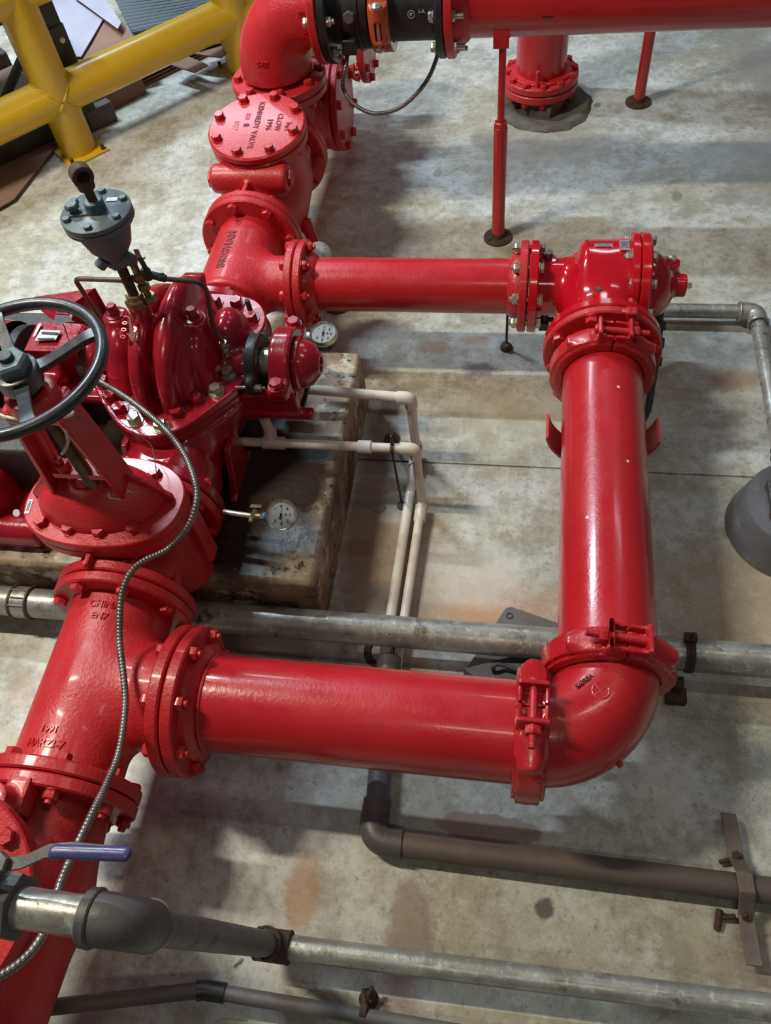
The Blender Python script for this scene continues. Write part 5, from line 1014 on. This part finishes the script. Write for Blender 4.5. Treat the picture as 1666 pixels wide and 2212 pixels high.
obj('lever_grip', nets(lambda p: s_cap(p*V(1, .8, 1.3), (lv[3][0]+.012, lv[3][1]*.8, lv[4][2]*1.3), (lv[5][0]-.0, lv[5][1]*.8, lv[5][2]*1.3), .0075), lv[3]-V(.02, .05, .05), lv[5]+V(.03, .05, .05), .003), 'purple', t, label='blue vinyl grip')
t = thing('floor_run_pipe', 'grey galvanised pipe running right near the bottom edge from a dark tee', 'pipe', (0, low[1], .08))
pr = at(1666, 2168, .105)
obj('tee', join(cyl((low[0]-.035, low[1], .11), (low[0]+.042, low[1], .11), .0335, 32), cyl((low[0], low[1], .10), (low[0]-.001, low[1]-.002, .165), .0335, 32), torus((low[0]+.040, low[1], .11), NX, .031, .004, 40, 8), torus((low[0]-.001, low[1]-.002, .165), NZ, .031, .003, 40, 8)), 'rust', t)
obj('pipe', cyl((low[0]+.03, low[1], .11), (2.2, low[1]+.02+(pr[1]-low[1])*1.0, .105), .0255, 40), 'galv', t)
obj('leg', cyl((low[0]-.01, low[1], 0), (low[0]-.01, low[1], .09), .010, 12), 'rust', t)
# ------------------------------------------------------------------ bottom thin pipe
b0 = at(0, 2188, .16); b1 = at(442, 2138, .08); b2 = at(900, 2215, .05)
t = thing('thin_floor_pipe', 'thin dark pipe with a bend along the bottom edge', 'pipe', b1*V(1, 1, 0))
obj('pipe', tube([b0+(b0-b1)*.5, b1], .0165, 24), 'darkpipe', t)
obj('coupling', join(tube([b1+(b0-b1)*.04, b1, b1+(b2-b1)*.10], .0205, 20)), 'black', t)
obj('pipe', tube([b1, b2+(b2-b1)*2.0], .0160, 24), 'greypipe', t)
cl = at(786, 2190, .055)
t = thing('pipe_clamp', 'small rusty clamp holding the thin pipe at the bottom edge', 'clamp', cl*V(1, 1, 0))
obj('band', band(cl[0], cl[1]+.004, .055, .0185, .014, .003, -3.0, 3.0), 'rust', t)
obj('foot', join(cyl((cl[0], cl[1]+.03, 0), (cl[0], cl[1]+.03, .03), .022, 14, r2=.012), cyl((cl[0], cl[1]+.025, .02), (cl[0]+.01, cl[1]+.05, .05), .006, 10), cyl((cl[0]+.006, cl[1]+.0, .07), (cl[0]-.006, cl[1]+.045, .07), .005, 10)), 'rust', t)
# ------------------------------------------------------------------ wedge, plate, stub rod
q0 = at(1000, 1443, .02); 
t = thing('steel_plate', 'grey steel base plate lying on the floor under the galvanised pipe', 'plate', at(1150, 1370, 0))
po = [at(1092, 1314, .012), at(1104, 1310, .012), at(1300, 1378, .012), at(1290, 1470, .012), at(1180, 1500, .012), at(1010, 1440, .012)]
platem = mat('worn_blue_grey_steel', (.13, .125, .145), .5, .3, (.16, .13, .10), 8, .5, .1, 60)
obj('plate', prism([(p[0], p[1]) for p in po], .0, .012), platem, t, bevel=.002)
q = at(1101, 1330, .0125); obj('hole_ring', torus(q, NZ, .008, .002, 24, 6), 'rust', t)
tt_ = [at(1000, 1443, .055), at(1138, 1409, .075), at(1168, 1470, .072), at(1180, 1500, .07), at(1060, 1492, .055)]
t = thing('wheel_chock', 'black metal wedge with a bent rod handle, behind the foreground pipe', 'wedge', at(1100, 1460, 0))
vs = [p for p in tt_]+[p*V(1, 1, 0)+V(0, 0, .013) for p in tt_]; n = 5
vs[9] = vs[9]; obj('wedge', (np.array(vs), [tuple(range(n))[::-1], tuple(range(n, 2*n))]+[(i, (i+1) % n, n+(i+1) % n, n+i) for i in range(n)]), 'darksteel', t, bevel=.003)
hz = .090; hp = [at(1068, 1452, .065), at(1066, 1440, hz), at(1085, 1436, hz+.004), at(1150, 1462, hz), at(1158, 1475, hz), at(1150, 1490, hz-.01), at(1120, 1483, hz-.012), at(1085, 1470, .072)]
obj('handle', tube(spline(hp, 8), .0055, 14), 'rubber', t)
ro = at(1094, 752, 0)
t = thing('threaded_rod', 'thin dark rod standing on a rusty lump under the branch pipe', 'rod', ro)
obj('rod', cyl(ro, (ro[0]+.0, ro[1]+.0, .34), .0045, 10), 'iron', t)
obj('anchor', nets(lambda p: smin(s_ell(p, ro+V(0, 0, .004), (.022, .022, .014)), s_cap(p, ro+V(-.005, .01, .01), ro+V(.004, -.012, .02), .009), .01), ro-.05, ro+.05, .004), 'rust', t)
# ------------------------------------------------------------------ galvanised line at the far right
r1 = V(.40, 2.235, .05); r2 = at(1632, 662, .05); r2 = V(r2[0], 2.235, .05); r3 = at(1668, 880, .05)
t = thing('galvanised_pipe', 'galvanised pipe with an elbow behind the relief valve at the right edge', 'pipe', r2*V(1, 1, 0))
obj('pipe', join(cyl(r1-V(.4, 0, 0), r2-V(.02, 0, 0), .0245, 32), cyl(r2-V(0, .02, 0), V(r2[0]+.004, .95, .05), .0245, 32)), 'galv', t)
obj('elbow', join(tube(bent([r2-V(.055, 0, 0), r2, r2-V(0, .06, 0)], .035, 12), .031, 32), torus(r2-V(.055, 0, 0), NX, .0315, .004, 36, 8), torus(r2-V(0, .06, 0), NY, .0315, .004, 36, 8)), 'galv', t)
# cone housing with dark casting
cc = V(.785, 1.385, 0)
t = thing('motor_stand', 'grey metal cone with a dark bolted casting on top at the right edge', 'stand', cc)
conem = mat('scuffed_grey_steel', (.19, .19, .205), .5, .4, (.13, .13, .135), 7, .5, .15, 60, 0, [((.30, .32, .38), 5., .56, .14)])
obj('cone', lathe([(.176, 0), (.178, .004), (.150, .122), (.148, .125), (.001, .125)], cc, NZ, 96), conem, t)
obj('top_plate', lathe([(.110, 0), (.108, .003), (.001, .004)], cc+V(.012, .01, .125), NZ, 9), 'ductile', t)
obj('casting', nets(lambda p: smin(smin(s_cyl(p, cc+V(-.005, .0, .125), cc+V(-.005, .02, .23), .055, .012), s_cap(p, cc+V(-.005, .01, .18), cc+V(-.03, .10, .22), .042), .02), s_box(p, cc+V(-.015, 0, .138), (.16, .13, .02), .008), .03), cc+V(-.14, -.12, .12), cc+V(.10, .18, .30), .006), 'iron', t)
obj('end_ring', join(cyl(cc+V(-.03, .10, .20), cc+V(-.042, .145, .205), .052, 40), torus(cc+V(-.036, .12, .203), unit((-.26, .96, .1)), .054, .006, 40, 8)), 'rubber', t)
for a in (2.5, 3.8): obj('bolt', join(hexg(.012, .012, cc+V(.090*math.cos(a)-.01, .080*math.sin(a), .129), NZ), lathe([(.017, 0), (.001, .001)], cc+V(.090*math.cos(a)-.01, .080*math.sin(a), .130), NZ, 20)), 'rust', t)
obj('peg', cyl(cc+V(-.05, -.0, .19), cc+V(-.07, -.01, .188), .008, 12), 'ductile', t)
# ================================================================== YELLOW GUARD RAIL AND SHELVING BEHIND
P1 = V(-2.13, 3.335, 0)
rz = .262; ra = at(0, 277, rz); rb = at(324, 120, rz); rc2 = at(504, 41, rz)
dr = unit(rc2-ra); 
t = thing('guard_rail', 'thick yellow pipe guard rail with welded posts in the top left corner', 'guard rail', P1)
RY = .083
J = P1+V(0, 0, rz)
L1 = J+dr*((rc2-J)@dr+.02); P2 = V(L1[0], L1[1], 0)
obj('post', cyl(P1+V(0, 0, .005), P1+V(0, 0, 1.3), RY, 64), 'yellow', t)
obj('post', cyl(P2+V(0, 0, .005), P2+V(0, 0, 1.3), RY, 64), 'yellow', t)
obj('rail', cyl(J-dr*2.2, J+dr*4, RY-.001, 64), 'yellow', t)
obj('rail', cyl(J-dr*2.2+V(0, 0, .43), J+dr*4+V(0, 0, .43), RY-.001, 64), 'yellow', t)
for P in (P1, P2):
    obj('base_plate', box((0, 0, .005), (.20, .24, .010), frame(P, NZ, dr)), 'yellow', t, bevel=.002)
    for s in ((.08, .10), (-.08, .10), (.08, -.10), (-.08, -.10)): obj('anchor_bolt', cyl(P+dr*s[0]+V(-dr[1], dr[0], 0)*s[1], P+dr*s[0]+V(-dr[1], dr[0], 0)*s[1]+V(0, 0, .035), .009, 10), 'rust', t)
wb = []
for k in range(40):
    a = k/40*2*math.pi
    wb.append(xf(frame(J, dr), [(RY*math.cos(a), RY*math.sin(a), 0)])[0])
for sgn in (1, -1):
    path = []
    for k in range(48):
        a = k/48*2*math.pi; q = xf(frame(J, dr, NZ), [(RY*math.cos(a), RY*math.sin(a), 0)])[0]-J   # on rail circle
        lat = V(-dr[1], dr[0], 0)@q; path.append(J+q+sgn*dr*math.sqrt(max(RY*RY-lat*lat, 0)))
    obj('weld_bead', tube(path, .005, 8, closed=True, rf=lambda u, i: .005+.0015*((i*7) % 3-1)), 'yellow', t)
nrm = V(-dr[1], dr[0], 0)             # towards the back
def shelf_pt(px, py, z): return at(px, py, z)
# steel shelving upright
u0 = at(205, 290, 0); 
t = thing('shelf_upright', 'dark green steel shelving upright with round holes behind the yellow rail', 'shelving', u0)
ub = V(u0[0]-.02, u0[1]+.05, 0)
obj('upright', box((0, 0, .8), (.075, .05, 1.6), frame(ub, NZ, dr)), 'blackgreen', t, bevel=.004)
obj('sleeve', box((0, 0, .36), (.086, .062, .24), frame(ub, NZ, dr)), 'blackgreen', t, bevel=.004)
obj('bolt_head', join(*[lathe([(.014, 0), (.012, .005), (.001, .006)], ub-nrm*.031+dr*.01+V(0, 0, z), -nrm, 20) for z in (.29, .42)]), 'zinc', t)
obj('foot_plate', box((.05, .0, .05), (.14, .055, .09), frame(ub, NZ, dr)), 'ductile', t, bevel=.004)
obj('brace', tube([ub+V(0, 0, .55), ub-dr*.5+V(0, 0, .15)], .022, 4), 'blackgreen', t)
t = thing('shelf_beam', 'dark shelf beam and shaded lower shelf at the left edge behind the rail', 'shelving', ub-dr*.9)
obj('beam', box((0, 0, .60), (1.9, .05, .10), frame(ub-dr*1.0+nrm*.02, NZ, dr)), 'iron', t, bevel=.004)
obj('shelf_board', box((0, .25, .64), (1.9, .5, .02), frame(ub-dr*1.0+nrm*.02, NZ, dr)), 'card', t)
obj('low_beam', box((0, 0.02, .06), (1.9, .05, .10), frame(ub-dr*1.0+nrm*.02, NZ, dr)), 'iron', t, bevel=.004)
def board(name, corners, m, label, cat, group=None, th=.006):
    P = [V(p) for p in corners]; n = unit(np.cross(P[1]-P[0], P[2]-P[0])); n = n if n[2] > 0 else -n; k = len(P)
    o = obj(name, (np.array(P+[p-n*th for p in P]), [tuple(range(k)), tuple(range(k, 2*k))[::-1]]+[(i, k+i, k+(i+1) % k, (i+1) % k) for i in range(k)]), m, org=np.mean(P, 0)*V(1, 1, 0))
    return tag(o, label, cat, group)
board('cardboard_sheet', [at(150, -40, .10), at(60, 20, .09), at(90, 60, .09), at(100, 50, .09), at(106, 62, .09), at(230, 20, .10)], 'cardwhite', 'pale board corner showing left of the dark green upright', 'board')
board('cardboard_sheet', [at(215, -20, .17), at(262, 48, .165), at(254, 62, .16), at(232, 46, .16), at(150, -14, .17)], 'cardwhite', 'narrow pale board corner lying on the stack between upright and ridged sheet', 'board', th=.004)
board('cardboard_sheet', [at(158, -2, .15), at(222, 42, .14), at(175, 122, .12), at(90, 120, .12), at(98, 68, .14), at(130, 20, .15)], 'cardwhite', 'largest pale board, right of the dark green upright', 'board')
board('cardboard_sheet', [at(170, -10, .135), at(262, 44, .13), at(296, 88, .12), at(330, 140, .10), at(130, 190, .10), at(120, 90, .11)], 'card', 'brown cardboard sheet under the pale boards, just above the yellow rail', 'board')
board('ridged_sheet', [at(235, -30, .10), at(560, -60, .10), at(560, 5, .06), at(284, 70, .06)], 'slate', 'grey-blue ridged plastic sheet lying behind the yellow rail', 'sheet', th=.01)
rs = bpy.data.objects['ridged_sheet']
e0, e1, e2, e3 = at(235, -30, .10), at(560, -60, .10), at(560, 5, .06), at(284, 70, .06)
obj('ridge', join(*[tube([e0+(e3-e0)*u, e1+(e2-e1)*u], 0.008, 6) for u in np.linspace(.03, .97, 14)]), 'slate', rs)
board('cardboard_sheet', [at(395, 112, .11), at(478, 124, .11), at(520, 88, .12), at(460, 70, .12)], 'card', 'brown cardboard flap pointing right beside the second yellow post', 'board')
board('cardboard_sheet', [at(362, 137, .10), at(420, 156, .10), at(450, 140, .10), at(395, 116, .10)], 'card', 'brown cardboard flap lowest under the yellow rail', 'board')
board('cardboard_sheet', [at(428, 104, .13), at(518, 82, .13), at(500, 62, .13), at(420, 80, .13)], 'card', 'topmost cardboard flap under the yellow rail near the second post', 'board')
t = thing('cardboard_stack', 'stack of flattened brown cartons under the yellow rail', 'cardboard', at(340, 190, 0))
fr_ = frame(at(345, 160, 0), NZ, dr)
for k, (dx, dy, rot) in enumerate(((.0, .0, 0), (.02, .01, .04), (-.01, .02, -.05), (.03, .0, .02), (.0, .015, .06), (.015, .01, -.03))):
    obj('carton', box((dx+.02, dy+.10, .008+k*.013), (.62, .30, .009), fr_), 'card', t, label=None)
t = thing('cardboard_box', 'plain brown cardboard box low behind the yellow rail, right of the first post', 'box', at(265, 230, 0))
obj('carton', box((0, .10, .075), (.26, .2, .15), frame(at(270, 225, 0), NZ, dr)), 'card', t, bevel=.003)
t = thing('cardboard_box', 'dim brown carton behind the first yellow post at the far left', 'box', at(30, 330, 0))
obj('carton', box((-.1, .22, .09), (.7, .4, .18), frame(at(40, 330, 0), NZ, dr)), 'card', t, bevel=.003)
t = thing('storage_bin', 'grey-black bin seen through the gap of the yellow rails at the left edge', 'bin', at(20, 200, .0))
obj('bin', box((-.15, .30, .16), (.45, .3, .16), frame(at(60, 250, 0), NZ, dr)), 'ductile', t, bevel=.01)
board('pale_strip', [at(60, 70, .25), at(30, 90, .25), at(62, 200, .02), at(80, 190, .02)], 'cardwhite', 'pale strip of board between the two yellow rails at the left', 'board')
board('cardboard_sheet', [at(-40, 300, .03), at(-40, 470, .02), at(30, 430, .02), at(140, 290, .02), at(100, 280, .03)], 'card', 'shaded flat cardboard on the floor left of the first yellow post', 'board')

q = at(820, 1096, 0); tag(obj('floor_plug', lathe([(.020, 0), (.019, .003), (.015, .003), (.014, .0015), (.001, .0015)], q, NZ, 32), mat('old_cement_plug', (.24, .215, .17), .8, 0, (.17, .15, .12), 60), org=q), 'faint round plug in the floor between the plinth and the white drains', 'floor plug')
q0_, q1_ = at(503, 2086, .006), at(521, 2068, .008); tag(obj('twig', tube([q0_, (q0_+q1_)/2+V(0, 0, .002), q1_], .0028, 8), 'pvc', org=q0_), 'tiny pale stick on the floor below the dark tee', 'stick')
q = at(692, 546, .40); tag(obj('round_cap', join(lathe([(.034, -.012), (.036, -.008), (.036, .006), (.030, .008), (.001, .008)], q, unit((.5, -.3, .8)), 40)), 'galv', org=q), 'small round grey metal cap behind the bolted flange of the lettered tee', 'cap')
cap_ = bpy.data.objects['round_cap']; obj('stem', cyl(q, q+V(-.05, .05, -.10), .009, 12), 'galv', cap_)
# ================================================================== GROUPS OF LOOK-ALIKES
GROUPS = {'grooved_coupling': 'bolted pipe couplings', 'pipe_tee': 'red cast fittings of the main line', 'check_valve': 'red check valves with bolted lids', 'support_stand': 'red support posts',
          'pressure_gauge': 'round white pressure gauges', 'copper_tube': 'thin tubes from the vent cocks', 'pvc_drain_pipe': 'white plastic drains', 'cardboard_sheet': 'boards behind the yellow rail',
          'cardboard_box': 'cartons behind the yellow rail', 'flanged_pipe': 'red flanged pipes', 'flexible_conduit': 'spiral metal conduits', 'gate_valve': 'red gate valves', 'galvanised_pipe': 'galvanised pipes on the floor',
          'pipe_clamp': 'rusty pipe clamps', 'pipe_elbow': 'red elbows', 'floor_hole': None}
for o in bpy.data.objects:
    if o.parent is None and 'label' in o and GROUPS.get(o.name.split('.')[0]): o['group'] = GROUPS[o.name.split('.')[0]]
